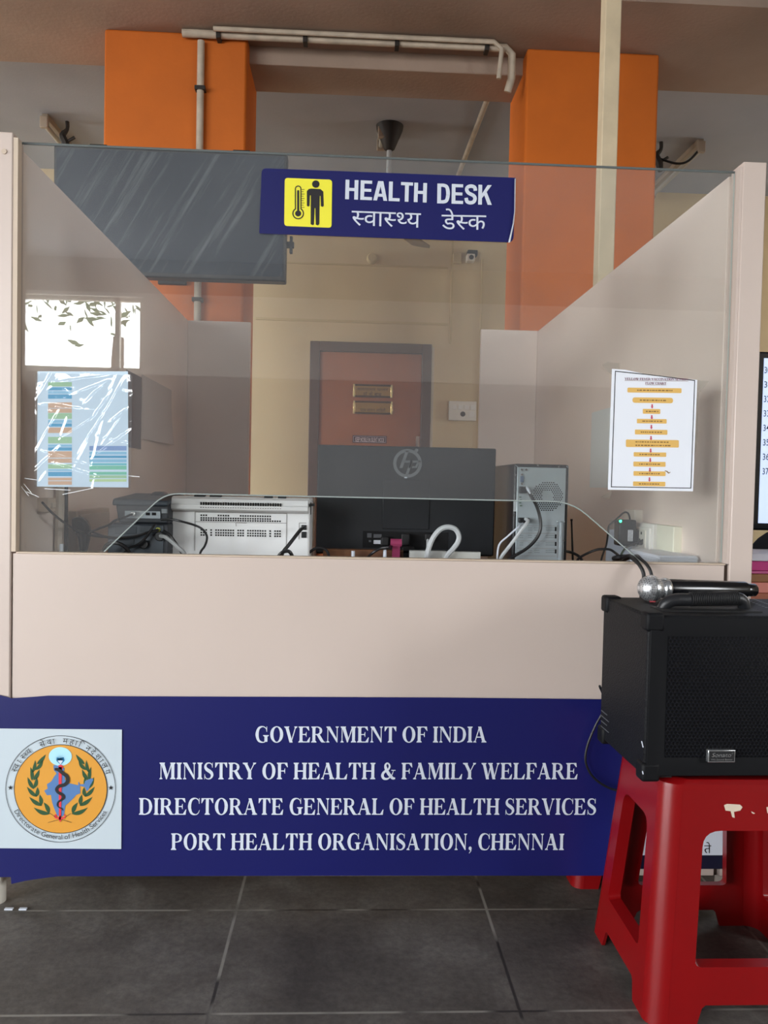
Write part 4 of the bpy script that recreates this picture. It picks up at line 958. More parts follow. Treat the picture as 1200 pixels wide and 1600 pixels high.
# white laser printer, its back towards us
YPr = 2.25
z2 = lambda x, y: (260+x*250/1200, 750+y*250/1200)
p0, p1 = at(*z2(36, 120), YPr), at(*z2(1080, 140), YPr)
top_z = at(*z2(500, 128), YPr).z
pr = thing('laser_printer', 'white laser printer standing with its slotted back to the glass', 'printer', ((p0.x+p1.x)/2, 2.42, WT))
build('body', MB().box((p0.x, YPr, WT+.012), (p1.x, 2.6, top_z)), M_print, pr, .006)
for x in (p0.x+.04, p1.x-.04):
    for y in (YPr+.04, 2.55): build('foot', MB().cyl((x, y, WT), (x, y, WT+.014), .014, 12), M_black2, pr)
la, lb, lc = at(*z2(48, 125), YPr), at(*z2(1068, 140), YPr), at(*z2(560, 240), YPr)
mb = MB(); N_ = 10
prof = [(YPr-.002, top_z-.002), (YPr-.016, top_z-.006), (YPr-.026, top_z-.022), (YPr-.03, lc.z+.018), (YPr-.027, lc.z+.006), (YPr-.012, lc.z), (YPr+.001, lc.z)]
V = [(x, y, z) for x in (la.x, lb.x) for y, z in prof]
m_ = len(prof)
mb._new(V, [(i, i+1, m_+i+1, m_+i) for i in range(m_-1)]+[tuple(range(m_)), tuple(range(2*m_-1, m_-1, -1)), (0, m_, 2*m_-1, m_-1)])
lid = build('rear_cover', mb, M_print, pr, .002)
mb = MB(); hole_row(mb, z2(260, 186), z2(856, 196), 33, .0036, .0155, YPr-.0275); build('vent_slots', mb, M_hole, lid)
mb = MB()
for r_, sk in ((266, {3,4,5,6,12,13,14,15,29,30,31,32}), (286, {29,30,31,32}), (302, set())):
    hole_row(mb, z2(262, r_-2), z2(852, r_+8), 33, .0042, .0042, YPr, sk if r_ != 302 else ())
build('vent_holes', mb, M_hole, pr); mb = MB()
for r_ in (374, 394, 412):
    hole_row(mb, z2(262, r_), z2(852, r_+10), 33, .0042, .0042, YPr, {3, 5, 14, 18, 27, 29} | ({1} if r_ == 0 else set()))
build('vent_holes', mb, M_hole, pr)
mb = MB()
def line(mb, A, B, w, Y, t=.0008):
    a = at(*A, Y); b_ = at(*B, Y)
    d = (b_-a); L = d.length; d.normalize(); n_ = Vector((-d.z, 0, d.x))*w/2
    mb._new([a+n_, b_+n_, b_-n_, a-n_], [(0, 1, 2, 3)])
for A, B in (((215, 240), (212, 530)), ((903, 255), (898, 545)), ((215, 312), (900, 324)), ((520, 320), (523, 346)), ((525, 321), (602, 323)), ((996, 322), (994, 445)), ((996, 322), (1050, 323)), ((215, 240), (903, 252))): line(mb, z2(*A), z2(*B), .0018, YPr-.0012)
build('panel_joints', mb, M_printg, pr)
for y0, y1 in ((337, 375), (387, 434)):
    a = at(*z2(1013, y0), YPr); c = at(*z2(1050, y1), YPr)
    build('port', MB().box((a.x, YPr-.004, c.z), (c.x, YPr+.002, a.z)), M_black, pr, .0015)
for A, B in (((212, 113), (292, 122)), ((328, 114), (414, 123)), ((735, 127), (798, 133)), ((838, 128), (898, 134))):
    a = at(*z2(*A), YPr+.01); c = at(*z2(*B), YPr+.01); build('top_catch', MB().box((a.x, YPr+.002, top_z-.001), (c.x, YPr+.02, top_z+.004)), M_black2, pr)
build('side_seam', MB().box((p1.x-.001, YPr+.01, lc.z-.004), (p1.x+.002, YPr+.02, lc.z+.03)).box((p1.x-.001, YPr-.01, at(*z2(1090, 185), YPr).z-.004), (p1.x+.012, YPr+.01, at(*z2(1090, 185), YPr).z+.003)), M_black2, pr)
zc = lambda x, y, Y=YPr-.02: at(*z2(x, y), Y)
cable([zc(1030, 358), zc(1005, 375, 2.2), zc(965, 425, 2.17), zc(915, 490, 2.15), zc(878, 535, 2.14), zc(862, 580, 2.14), zc(862, 660, 2.16)], .005, 'black cable plugged into the back of the white printer')
cable([zc(800, 640, 2.15), zc(850, 560, 2.13), zc(890, 535, 2.13), zc(930, 545, 2.13), zc(960, 620, 2.15)], .005, 'short black cable hump lying on the worktop before the printer')

# dark battery box and telephone left of the printer
YU = 2.19
z1 = lambda x, y: (50+x/5.0, 740+y/5.0)
M_ups = mat('charcoal plastic', (62, 70, 78), .5, var=.06)
M_ups2 = mat('dark grey plastic', (40, 44, 50), .5)
a = at(*z1(590, 388), YU); c = at(*z1(1030, 388), YU); e = at(*z1(1064, 388), YU)
ups_top = at(*z1(800, 388), YU).z
up = thing('battery_backup', 'charcoal battery backup box with cables, left of the white printer', 'battery backup', ((a.x+e.x)/2, 2.3, WT))
build('case', MB().box((a.x, YU, WT), (e.x, 2.44, ups_top)), M_ups2, up, .005)
fz = WT+.005
build('rear_panel', MB().box((a.x+.002, YU-.004, fz), (c.x, YU+.004, ups_top-.004)), M_ups, up, .002)
for A, B in (((848, 405), (970, 455)), ((655, 410), (820, 470)), ((660, 512), (802, 560))):
    p = at(*z1(*A), YU); q = at(*z1(*B), YU); build('recess', MB().box((p.x, YU-.0055, q.z), (q.x, YU, p.z)), mat('recess grey', (54, 61, 68), .6), up, .001)
p = at(*z1(988, 438), YU); build('yellow_sticker', MB().cyl((p.x, YU-.006, p.z), (p.x, YU-.003, p.z), .0065, 16), mat('sticker yellow green', (190, 196, 90), .5), up)
mb = MB(); mb.box((p.x-.006, YU-.0068, p.z-.0012), (p.x+.006, YU-.0058, p.z+.0012)); build('sticker_mark', mb, M_ink, up)
for cx_, cy_, rr_ in ((1005, 488, .013), (880, 552, .012)):
    p = at(*z1(cx_, cy_), YU); build('cable_gland', MB().cyl((p.x, YU-.014, p.z), (p.x, YU, p.z), rr_, 16), M_black, up, .002)
ph = thing('desk_telephone', 'black telephone with a grey port strip, on the charcoal battery box', 'telephone', ((a.x+e.x)/2, 2.3, ups_top))
f0, f1 = at(*z1(655, 255), YU+.005), at(*z1(1064, 365), YU+.005)
g0 = at(*z1(675, 360), YU+.005)
zt1 = at(*z1(800, 250), YU).z; zt2 = at(*z1(800, 196), YU).z
yb = 2.40
build('base', MB().hexa([(g0.x, YU+.006, ups_top), (f1.x, YU+.006, ups_top), (f1.x, yb, ups_top), (g0.x, yb, ups_top), (f0.x, YU+.003, zt1+.002), (f1.x, YU+.003, zt1+.002), (f1.x, yb, zt1+.02), (f0.x, yb, zt1+.02)]), M_ups2, ph, .004)
h0 = at(*z1(626, 222), YU); h1 = at(*z1(1064, 222), YU)
build('top_shell', MB().hexa([(h0.x, YU-.006, zt1-.001), (h1.x, YU-.006, zt1+.0), (h1.x, yb+.01, zt1+.02), (h0.x, yb+.01, zt1+.02), (h0.x+.003, YU-.004, zt2), (h1.x, YU-.004, zt2-.004), (h1.x, yb+.01, zt2+.012), (h0.x+.003, yb+.01, zt2+.012)]), M_ups, ph, .005)
s0, s1 = at(*z1(725, 290), YU), at(*z1(1003, 353), YU)
st = build('port_strip', MB().box((s0.x, YU-.001, s1.z), (s1.x, YU+.008, s0.z)), mat('port strip grey', (150, 160, 166), .5), ph, .001)
mb = MB()
for X0, X1 in ((890, 922), (938, 970)): p = at(*z1(X0, 304), YU); q = at(*z1(X1, 326), YU); mb.box((p.x, YU-.002, q.z), (q.x, YU+.002, p.z))
build('network_port', mb, M_hole, st)
p = at(*z1(798, 312), YU); build('plug', MB().box((p.x-.006, YU-.016, p.z-.005), (p.x+.006, YU+.002, p.z+.005)), M_chrome, ph, .001)
p, q = at(*z1(1012, 275), YU), at(*z1(1056, 312), YU); build('jack_plate', MB().box((p.x, YU-.002, q.z), (q.x, YU+.008, p.z)), mat('jack plate', (120, 126, 130), .5), ph, .001)
p, q = at(*z1(940, 140), 2.36), at(*z1(1050, 210), 2.36); build('handset', MB().box((p.x, 2.33, q.z), (q.x, 2.40, p.z)), M_ups2, ph, .012)
Z1 = lambda x, y, Y=2.165: at(*z1(x, y), Y)
cable([Z1(800, 314, 2.185), Z1(770, 322, 2.17), Z1(735, 336, 2.17), Z1(690, 352, 2.16), Z1(640, 372, 2.15), Z1(600, 400, 2.16), Z1(520, 430, 2.2), Z1(430, 468, 2.3)], .0032, 'thin black cord from the telephone port strip to the left')
cable([Z1(985, 440, 2.18), Z1(900, 462), Z1(820, 488), Z1(740, 500), Z1(660, 505), Z1(560, 490, 2.2), Z1(480, 462, 2.3)], .0038, 'black cord sagging across the charcoal box to the left wall plug')
cable([Z1(965, 392, 2.18), Z1(930, 440), Z1(880, 510), Z1(820, 560), Z1(760, 580), Z1(720, 620)], .0034, 'black cord falling diagonally across the charcoal box')
cable([Z1(1005, 488, 2.175), Z1(1040, 495, 2.15), Z1(1090, 530, 2.14), Z1(1140, 575, 2.13), Z1(1190, 625, 2.13), Z1(1230, 720, 2.15)], .0055, 'thick black and white cable from the charcoal box gland', mat('white streaked cable', (150, 152, 152), .4))
cable([Z1(1030, 450, 2.175), Z1(1075, 480, 2.15), Z1(1120, 540, 2.14), Z1(1160, 600, 2.13), Z1(1200, 680, 2.14)], .0042, 'black cable curving down beside the printer from the charcoal box')
cable([Z1(560, 600, 2.14), Z1(580, 560, 2.13), Z1(640, 540, 2.12), Z1(700, 555, 2.12), Z1(750, 600, 2.13), Z1(790, 690, 2.15)], .005, 'black cable loop at the bottom left of the charcoal box')
cable([Z1(1010, 362, 2.18), Z1(1085, 358, 2.16), Z1(1160, 372, 2.15), zc(200, 335, 2.16), zc(265, 365, 2.16), zc(300, 410, 2.16), zc(303, 450, 2.16), zc(285, 500, 2.16), zc(255, 545, 2.15), zc(240, 640, 2.16)], .003, 'thin black cord looping across the white printer back')

# monitor seen from behind
YM = 2.42
z3 = lambda x, y: (490+x/4.0, 680+y/4.0)
M_mon = mat('monitor black', (34, 37, 41), .4, bump=.12, bscale=420)
a, b_ = at(*z3(26, 62), YM), at(*z3(1142, 80), YM)
mt, mbz = (a.z+b_.z)/2, at(*z3(500, 745), YM).z
mn = thing('computer_monitor', 'black computer monitor seen from behind, round emblem on its back', 'monitor', ((a.x+b_.x)/2, YM+.05, WT))
build('back_shell', MB().box((a.x, YM, mbz), (b_.x, YM+.028, mt)), M_mon, mn, .004)
build('screen_bezel', MB().box((a.x-.001, YM+.028, mbz-.004), (b_.x+.001, YM+.044, mt+.001)), M_gloss, mn, .003)
p, q = at(*z3(435, 275), YM), at(*z3(720, 590), YM)
build('stand_cover', MB().box((p.x, YM-.003, q.z), (q.x, YM+.003, p.z)), M_mon, mn, .0015)
p, q = at(*z3(308, 598), YM), at(*z3(840, 712), YM)
rc = build('port_recess', MB().box((p.x, YM-.0012, q.z), (q.x, YM+.003, p.z)), M_hole, mn)
mb = MB(); p, q = at(*z3(375, 655), YM), at(*z3(428, 680), YM); mb.box((p.x, YM-.002, q.z), (q.x, YM+.002, p.z)); build('white_label', mb, M_paper, rc)
mb = MB()
for A, B in (((335, 612), (362, 640)), ((375, 618), (425, 642)), ((345, 655), (360, 668))):
    p, q = at(*z3(*A), YM), at(*z3(*B), YM); mb.box((p.x, YM-.0018, q.z), (q.x, YM+.002, p.z))
build('rating_mark', mb, mat('dull grey print', (88, 90, 94), .5), rc)
for A, B, d in (((545, 612), (598, 690), .03), ((548, 688), (624, 724), .045), ((692, 612), (735, 660), .03), ((420, 632), (468, 690), .03)):
    p, q = at(*z3(*A), YM-.01), at(*z3(*B), YM-.01); build('plug', MB().box((p.x, YM-d, q.z), (q.x, YM-.001, p.z)), M_black2, mn, .004)
stx = (a.x+b_.x)/2
build('stand', MB().box((stx-.05, YM+.0, WT+.014), (stx+.05, YM+.02, mbz+.02)), M_mon, mn, .004)
build('stand_base', MB().box((stx-.13, YM-.05, WT), (stx+.13, YM+.12, WT+.016)), M_gloss, mn, .005)
# emblem: a pale disc ring with slanted strokes
YO = YM-.0014
mb = MB(); cxm, cym = 587, 176
def m3(mb, pts): mb.fill([[xz(*z3(*p), YO) for p in pts]], lambda u, v, w: Vector((u, YO, v)))
o_ = [xz(*z3(*p), YO) for p in ellpx(cxm, cym, 90, 90, 48)]; i_ = [xz(*z3(*p), YO) for p in ellpx(cxm, cym, 70, 70, 48)]
mb.fill([o_, i_], lambda u, v, w: Vector((u, YO, v)))
m3(mb, [(536, 205), (556, 205), (596, 96), (576, 96)])
m3(mb, [(568, 158), (612, 158), (620, 170), (608, 205), (592, 205), (602, 172), (563, 172)])
m3(mb, [(622, 158), (590, 250), (572, 250), (606, 158)])
m3(mb, [(612, 158), (668, 158), (672, 170), (606, 172)])
m3(mb, [(660, 170), (646, 205), (614, 205), (618, 194), (636, 194), (646, 170)])
m3(mb, [(630, 95), (640, 82), (655, 88), (652, 102), (640, 112)])
build('round_emblem', mb, mat('grey emblem', (112, 116, 120), .35), mn)
p = at(*z3(576, 265), YO); build('emblem_tick', MB().box((p.x-.004, YO-.001, p.z-.0018), (p.x+.004, YO, p.z+.0018)), M_vwhite, mn)
# wooden shelf strip, pads under the monitor
p, q = at(*z3(60, 710), 2.34), at(*z3(560, 745), 2.34)
single('wooden_riser', MB().box((p.x, 2.33, WT), (q.x, 2.365, p.z)), mat('reddish wood strip', (112, 72, 44), .5, var=.4, scale=22), 'brown wooden strip standing below the black monitor', 'riser', bevel=.002)
p, q = at(*z3(480, 712), 2.32), at(*z3(548, 748), 2.32)
single('cloth_roll', MB().tube([(p.x, 2.318, WT+.1), (q.x, 2.318, WT+.1)], .012, 10).box((p.x+.005, 2.308, WT), (q.x-.005, 2.322, WT+.098)), mat('magenta cloth', (140, 44, 84), .8), 'small magenta bundle beside the monitor plugs', 'bundle')
p, q = at(*z3(600, 720), 2.30), at(*z3(825, 748), 2.30)
single('grey_box', MB().box((p.x, 2.29, WT), (q.x, 2.318, p.z)), mat('grey card', (176, 178, 174), .6), 'pale grey box edge under the monitor, left of a lower one', 'box', 'pale boxes below the monitor')
p, q = at(*z3(828, 727), 2.30), at(*z3(1040, 752), 2.30)
single('grey_box', MB().box((p.x, 2.291, WT), (q.x, 2.317, p.z)), mat('grey card 2', (196, 198, 192), .6), 'lower pale box edge under the right corner of the monitor', 'box', 'pale boxes below the monitor')
for nm, (x_, y_) in (('white marker standing under the left half of the monitor', (247, 735)), ('thin white marker under the middle of the monitor', (446, 728))):
    p = at(*z3(x_, y_-12), 2.28); single('marker_pen', MB().cyl((p.x, 2.28, WT), (p.x, 2.28, p.z), .005, 10), M_vwhite, nm, 'marker')
W3 = lambda x, y, Y=2.27: at(*z3(x, y), Y)
cable([W3(706, 800, 2.3), W3(712, 745), W3(722, 700), W3(748, 640), W3(790, 590), W3(838, 574), W3(885, 588), W3(908, 630), W3(900, 670), W3(870, 712), W3(836, 750), W3(815, 810, 2.3)], .0075, 'grey cable standing in a high loop before the monitor', M_greyc)
cable([W3(713, 655, 2.36), W3(713, 700, 2.33), W3(708, 760, 2.31), W3(706, 820, 2.31)], .004, 'thin grey lead hanging straight from the monitor port', M_greyc)
cable([W3(330, 770, 2.3), W3(370, 735), W3(420, 708), W3(470, 700), W3(485, 690, 2.36)], .004, 'black lead rising to the monitor port from the left')
cable([W3(-30, 735), W3(10, 708), W3(50, 705), W3(82, 722), W3(100, 770)], .004, 'black lead hump between the printer and the monitor')

# tower computer, its back towards us
YW = 2.30
z4 = lambda x, y: (770+x*140/1200.0, 700+y*140/1200.0)
a, c = at(*z4(285, 210), YW), at(*z4(1025, 225), YW)
tz = (a.z+c.z)/2
tw = thing('computer_tower', 'black computer tower showing its grey port-filled back plate', 'computer', ((a.x+c.x)/2, 2.5, WT))
build('case', MB().box((a.x, YW, WT+.01), (c.x, YW+.40, tz)), M_black, tw, .006)
for x in (a.x+.03, c.x-.03):
    for y in (YW+.05, YW+.35): build('foot', MB().cyl((x, y, WT), (x, y, WT+.012), .012, 12), M_black2, tw)
p, q = at(*z4(328, 255), YW), at(*z4(945, 1480), YW)
bk = build('back_plate', MB().box((p.x, YW-.003, WT+.03), (q.x, YW+.002, p.z)), M_steel, tw, .0015)
YB4 = YW-.0036
mb = MB(); cxf, cyf = 735, 648
row = 0
y = cyf-208
while y < cyf+212:
    off = 0 if row % 2 else 14.5
    x = cxf-210+off
    while x < cxf+200:
        r_ = math.hypot((x-cxf), y-cyf)
        if 80 < r_ < 203:
            cc = at(*z4(x, y), YB4); R_ = .0021
            mb._new([(cc.x+R_*math.cos(math.pi/3*k+math.pi/6), YB4, cc.z+R_*math.sin(math.pi/3*k+math.pi/6)) for k in range(6)], [tuple(range(6))])
        x += 29
    y += 24.6; row += 1
build('fan_grille', mb, M_hole, tw)
mb = MB()
for A, n_, B in (((425, 1078), 4, (515, 1078)), ((570, 1070), 4, (640, 1070)), ((720, 1072), 6, (825, 1076))): pass
for r_ in (1085, 1185, 1285, 1385):
    for cs in ((365, 3), (480, 3), (565, 4), (715, 7)):
        for dy in (-15, 14):
            for k in range(cs[1]):
                cc = at(*z4(cs[0]+k*17.5, r_+dy), YB4); mb.box((cc.x-.0007, YB4, cc.z-.0008), (cc.x+.0007, YB4+.002, cc.z+.0008))
    p, q = at(*z4(832, r_-28), YB4), at(*z4(852, r_+28), YB4); mb.box((p.x, YB4, q.z), (q.x, YB4+.002, p.z))
build('slot_vents', mb, M_hole, tw)
mb = MB()
for r_ in (1040, 1140, 1243, 1343, 1443): line(mb, z4(325, r_), z4(840, r_+5), .0012, YB4-.0002)
line(mb, z4(865, 1030), z4(862, 1470), .0016, YB4-.0002); line(mb, z4(885, 1030), z4(880, 1470), .001, YB4-.0002)
build('slot_joints', mb, M_printg, tw)
p, q = at(*z4(850, 975), YW), at(*z4(940, 1470), YW)
build('slot_cover_bar', MB().box((at(*z4(890, 1000), YW).x, YW-.010, WT+.03), (at(*z4(925, 1000), YW).x, YW-.002, p.z)).box((p.x, YW-.010, p.z-.004), (q.x, YW-.002, p.z+.001)), M_steel, tw, .001)
for cx_, cy_ in ((382, 292), (442, 292)):
    p = at(*z4(cx_, cy_), YW); build('jack', MB().cyl((p.x, YW-.007, p.z), (p.x, YW-.002, p.z), .0034, 14), M_chrome, tw); 
    build('jack_hole', MB().cyl((p.x, YW-.0075, p.z), (p.x, YW-.0065, p.z), .0016, 10), M_hole, tw)
p, q = at(*z4(362, 375), YW), at(*z4(408, 462), YW); build('monitor_port', MB().box((p.x, YW-.008, q.z), (q.x, YW-.002, p.z)), mat('blue port', (86, 104, 128), .5), tw, .002)
for cy_ in (355, 480): p = at(*z4(382, cy_), YW); build('port_screw', MB().cyl((p.x, YW-.007, p.z), (p.x, YW-.002, p.z), .003, 6), M_chrome, tw)
p, q = at(*z4(345, 515), YW), at(*z4(440, 605), YW); build('black_plug', MB().box((p.x, YW-.022, q.z), (q.x, YW-.002, p.z)), M_black, tw, .002)
mb = MB()
for k in range(4): p = at(*z4(348+10*(k % 2), 655+k*38), YW); mb.box((p.x, YW-.006, p.z-.0022), (p.x+.006, YW-.002, p.z+.0012))
build('usb_ports', mb, mat('green grey ports', (96, 116, 104), .5), tw)
p, q = at(*z4(335, 930), YW), at(*z4(470, 1000), YW); build('black_plug', MB().box((p.x, YW-.02, q.z), (q.x, YW-.002, p.z)), M_black, tw, .002)
for cx_, cy_ in ((305, 360), (600, 235), (878, 250), (287, 895), (945, 1238)):
    p = at(*z4(cx_, cy_), YW); build('case_screw', MB().cyl((p.x, YW-.004, p.z), (p.x, YW+.001, p.z), .0022, 10), M_chrome, tw)
mb = MB()
for A, B in (((300, 225), (335, 255)), ((1010, 265), (985, 240))): line(mb, z4(*A), z4(*B), .0012, YW-.0015)
p, q = at(*z4(275, 715), YW), at(*z4(312, 850), YW); mb.box((p.x+.001, YW-.001, q.z), (q.x, YW+.001, p.z))
build('side_label', mb, mat('pale sticker', (180, 186, 190), .5), tw)
W4 = lambda x, y, Y=2.25: at(*z4(x, y), Y)
cable([W4(445, 540, 2.29), W4(480, 580, 2.27), W4(520, 660), W4(570, 740), W4(610, 840), W4(638, 960), W4(640, 1080), W4(600, 1190), W4(520, 1290), W4(420, 1370), W4(300, 1440), W4(180, 1530), W4(120, 1640, 2.28)], .0048, 'thick black cable bowing down across the tower back')
cable([W4(452, 525, 2.285), W4(475, 560, 2.26), W4(505, 620, 2.255)], [.0035, .0045, .002], 'short white plug boot on the tower back', M_vwhite, 'cable', 4)
cable([W4(440, 950, 2.28), W4(470, 975, 2.26), W4(440, 1030), W4(390, 1090), W4(300, 1215), W4(200, 1345), W4(120, 1450), W4(60, 1560, 2.28)], .0052, 'grey cable running down left from the tower back', M_greyc)
cable([W4(400, 1010, 2.28), W4(340, 1060), W4(270, 1120), W4(180, 1200), W4(110, 1260), W4(75, 1330), W4(60, 1450), W4(60, 1600, 2.28)], .0026, 'thin white lead hanging left of the grey cable at the tower', M_vwhite)
p = at(893, 812, 2.36); q = at(896, 872, 2.36)
ro = thing('wireless_router', 'small router behind the sill with one thin black aerial', 'router', (q.x+.02, 2.4, WT))
build('router_body', MB().box((q.x-.02, 2.34, WT), (q.x+.12, 2.46, WT+.03)), M_black2, ro, .004)
build('aerial', MB().tube([(q.x, 2.36, WT+.025), (p.x, 2.36, p.z)], [.0035, .0025], 8).tube([(p.x, 2.36, p.z-.004), (p.x, 2.36, p.z+.002)], .0036, 8), M_black2, ro)
z5 = lambda x, y: (880+x*220/1200.0, 780+y*220/1200.0)
V5 = lambda x, y, Y=2.35: at(*z5(x, y), Y)
cable([V5(-10, 445, 2.32), V5(40, 447), V5(90, 462), V5(140, 492), V5(170, 540)], .0042, 'black cable leaving the tower towards the aerial')
cable([V5(120, 520, 2.33), V5(150, 492, 2.31), V5(220, 455, 2.28), V5(290, 430, 2.26), V5(350, 425, 2.24), V5(400, 430, 2.22), V5(440, 455, 2.2), V5(480, 490, 2.15), V5(500, 540, 2.12)], .0036, 'black cable arching over the worktop right of the tower')

# ================================================================== right partition: sheet, switch box, adapter, papers
a = atX(1038, 815, XR); c = atX(980, 868, XR)
sb = thing('switch_box', 'white socket box low on the right partition, holding the black adapter', 'socket', (XR-.02, (a.y+c.y)/2, WT+.06))
y0, y1 = atX(1036, 815, XR).y, atX(966, 815, XR).y
zt, zbx = atX(1000, 815, XR).z, atX(1000, 866, XR).z
build('box', MB().box((XR-.03, y0, zbx), (XR+.002, y1, zt)), M_white, sb, .003)
build('cover_plate', MB().box((XR-.036, y0+.015, zbx+.012), (XR-.028, y1-.015, zt-.012)), M_white, sb, .002)
yy = y0+.07
build('socket_face', MB().box((XR-.039, yy-.03, zbx+.03), (XR-.034, yy+.04, zt-.02)), M_cream, sb, .002)
mb = MB()
for dy, dz in ((0, .012), (-.012, -.01), (.012, -.01)): mb.cbox((XR-.0395, yy+dy, (zbx+zt)/2+.01+dz), (.002, .006, .008))
build('socket_holes', mb, M_hole, sb)
yb0, yb1 = atX(1066, 820, XR).y, atX(1038, 820, XR).y
single('blank_plate', MB().box((XR-.025, yb0, atX(1050, 866, XR).z), (XR+.002, yb1-.004, atX(1050, 821, XR).z)), mat('ivory plastic', (236, 234, 214), .5), 'ivory blank plate right of the white socket box', 'plate', bevel=.003)
# adapter
Yad = 2.47
a = at(*z5(478, 175), Yad); c = at(*z5(620, 400), Yad)
ad = thing('power_adapter', 'black power adapter with a green light plugged into the white socket box', 'adapter', ((a.x+c.x)/2, Yad, c.z))
build('adapter_body', MB().box((a.x, Yad, c.z), (c.x, Yad+.05, a.z)).box((c.x-.001, Yad+.01, c.z+.01), (XR-.037, Yad+.045, a.z-.03)), M_black, ad, .005)
p, q = at(*z5(552, 262), Yad), at(*z5(592, 358), Yad)
lb_ = build('white_label', MB().box((p.x, Yad-.001, q.z), (q.x, Yad+.001, p.z)), M_paper, ad)
mb = MB()
for k in range(8): zz = p.z-.003-k*(p.z-q.z-.006)/7; mb.box((p.x+.0018, Yad-.0016, zz-.0006), (q.x-.0018-.001*(k % 3), Yad-.0006, zz+.0006))
build('label_print', mb, M_ink, lb_)
p = at(*z5(487, 187), Yad); build('green_lamp', MB().lathe([(.0035, 0), (.004, .002), (.002, .005)], (p.x, Yad, p.z), (0, -1, 0), 12), emit('green lamp', (40, 255, 140), 14), ad)
build('cord', MB().tube([at(*z5(570, 180), Yad+.02), at(*z5(562, 140), Yad+.01), at(*z5(545, 113), Yad), at(*z5(515, 115), Yad-.02), at(*z5(470, 155), Yad-.04), at(*z5(425, 195), Yad-.06), at(*z5(390, 228), Yad-.08), at(*z5(382, 290), Yad-.1), at(*z5(368, 390), Yad-.12), at(*z5(345, 450), Yad-.15), at(*z5(325, 520), Yad-.18), at(*z5(320, 600), Yad-.2)], .0028, 7, 5), M_cable, ad)
p = at(*z5(640, 372), Yad-.02)
pg = thing('power_plug', 'black plug with a short cord beside the adapter', 'plug', tuple(p))
yk = atX(1025, 848, XR-.04).y
build('plug_body', MB().tube([at(*z5(635, 372), Yad-.03), at(*z5(690, 366), 2.46), at(*z5(750, 372), 2.45), at(*z5(790, 380), 2.44)], [.006, .010, .013, .010], 12, 4), M_black, pg)
build('plug_pin', MB().cyl(at(*z5(780, 380), 2.445), Vector((XR-.036, 2.445, at(*z5(780, 380), 2.445).z)), .003, 8), M_chrome, pg)
build('cord', MB().tube([at(*z5(637, 372), Yad-.03), at(*z5(600, 385), Yad-.05), at(*z5(540, 410), Yad-.08), at(*z5(510, 445), 2.3), at(*z5(490, 490), 2.2), at(*z5(485, 540), 2.15)], .0032, 7, 5), M_cable, pg)
p = at(*z5(572, 88), 2.62); q = at(*z5(602, 150), 2.62)
single('trunking_stub', MB().box((XR-.028, 2.56, q.z-.02), (XR+.002, 2.66, p.z)), M_cream, 'short cream trunking above the white socket box', 'trunking', bevel=.003)
# cables over the sill towards the loudspeaker
ZS_ = ZSILL+.006
def over(xa, xb, lab, r):
    s0 = at(xa, 872, 2.03)
    pts = [at(xa-22, 880, 2.14), at(xa-8, 872, 2.08), (s0.x+.004, 2.02, ZS_+.006), (at(xa+10, 872, 1.98).x, 1.975, ZS_+.002), at(xa+22, 884, 1.945), at(xa+28, 900, 1.93), at(xb, 925, 1.925), at(xb+2, 990, 1.93), at(xb+2, 1060, 1.94)]
    cable(pts, r, lab)
over(978, 1002, 'left black cable coming over the sill down behind the loudspeaker', .0048)
over(990, 1015, 'right black cable coming over the sill down behind the loudspeaker', .0042)
cable([at(*z5(430, 505), 2.09), at(*z5(470, 492), 2.07), at(*z5(540, 488), 2.07), at(*z5(600, 498), 2.08), at(*z5(640, 520), 2.1)], .006, 'thick black cable lying level along the sill under the hatch corner')
# papers
def sheets(n, x0, x1, y0, y1, z, nm, lab, m, dz=.0011, jit=.004):
    mb = MB()
    for k in range(n):
        dx, dy = random.uniform(-jit, jit), random.uniform(-jit, jit)
        mb.box((x0+dx, y0+dy, z+k*dz), (x1+dx, y1+dy, z+(k+1)*dz-.0002))
    return single(nm, mb, m, lab, 'papers')
p, q = at(*z5(700, 475), 2.22), at(*z5(1165, 520), 2.22)
sheets(84, p.x, min(q.x, XR-.01), 2.12, 2.34, WT, 'paper_stack', 'stack of white papers on the worktop below the socket box', M_paper)
p, q = at(*z5(375, 240), 2.52), at(*z5(480, 510), 2.52)
pa_ = thing('paper_sheet', 'pale bluish sheet standing behind the black adapter', 'paper', (p.x, 2.52, WT))
mb = MB(); mb._new([(p.x, 2.53, WT), (q.x+.05, 2.54, WT), (q.x+.05, 2.56, p.z+.0), (p.x+.01, 2.55, p.z-.01), (p.x, 2.5295, WT), (q.x+.05, 2.5395, WT), (q.x+.05, 2.5595, p.z), (p.x+.01, 2.5495, p.z-.01)], [(0,1,2,3), (7,6,5,4), (0,4,5,1), (1,5,6,2), (2,6,7,3), (3,7,4,0)])
build('sheet', mb, mat('bluish paper', (206, 216, 230), .6), pa_)
# A4 sheet on the right partition
mb = MB()
P = [atX(925, 645, XR-.003), atX(953, 636, XR-.003), atX(953, 762, XR-.003), atX(922, 764, XR-.003)]
yA, yB_ = P[0].y, P[1].y
mb.box((XR-.004, yB_, P[2].z), (XR+.001, yA, P[0].z))
single('wall_sheet', mb, mat('pale sheet', (222, 228, 228), .5), 'white sheet taped flat to the right partition beside the flow chart', 'paper')

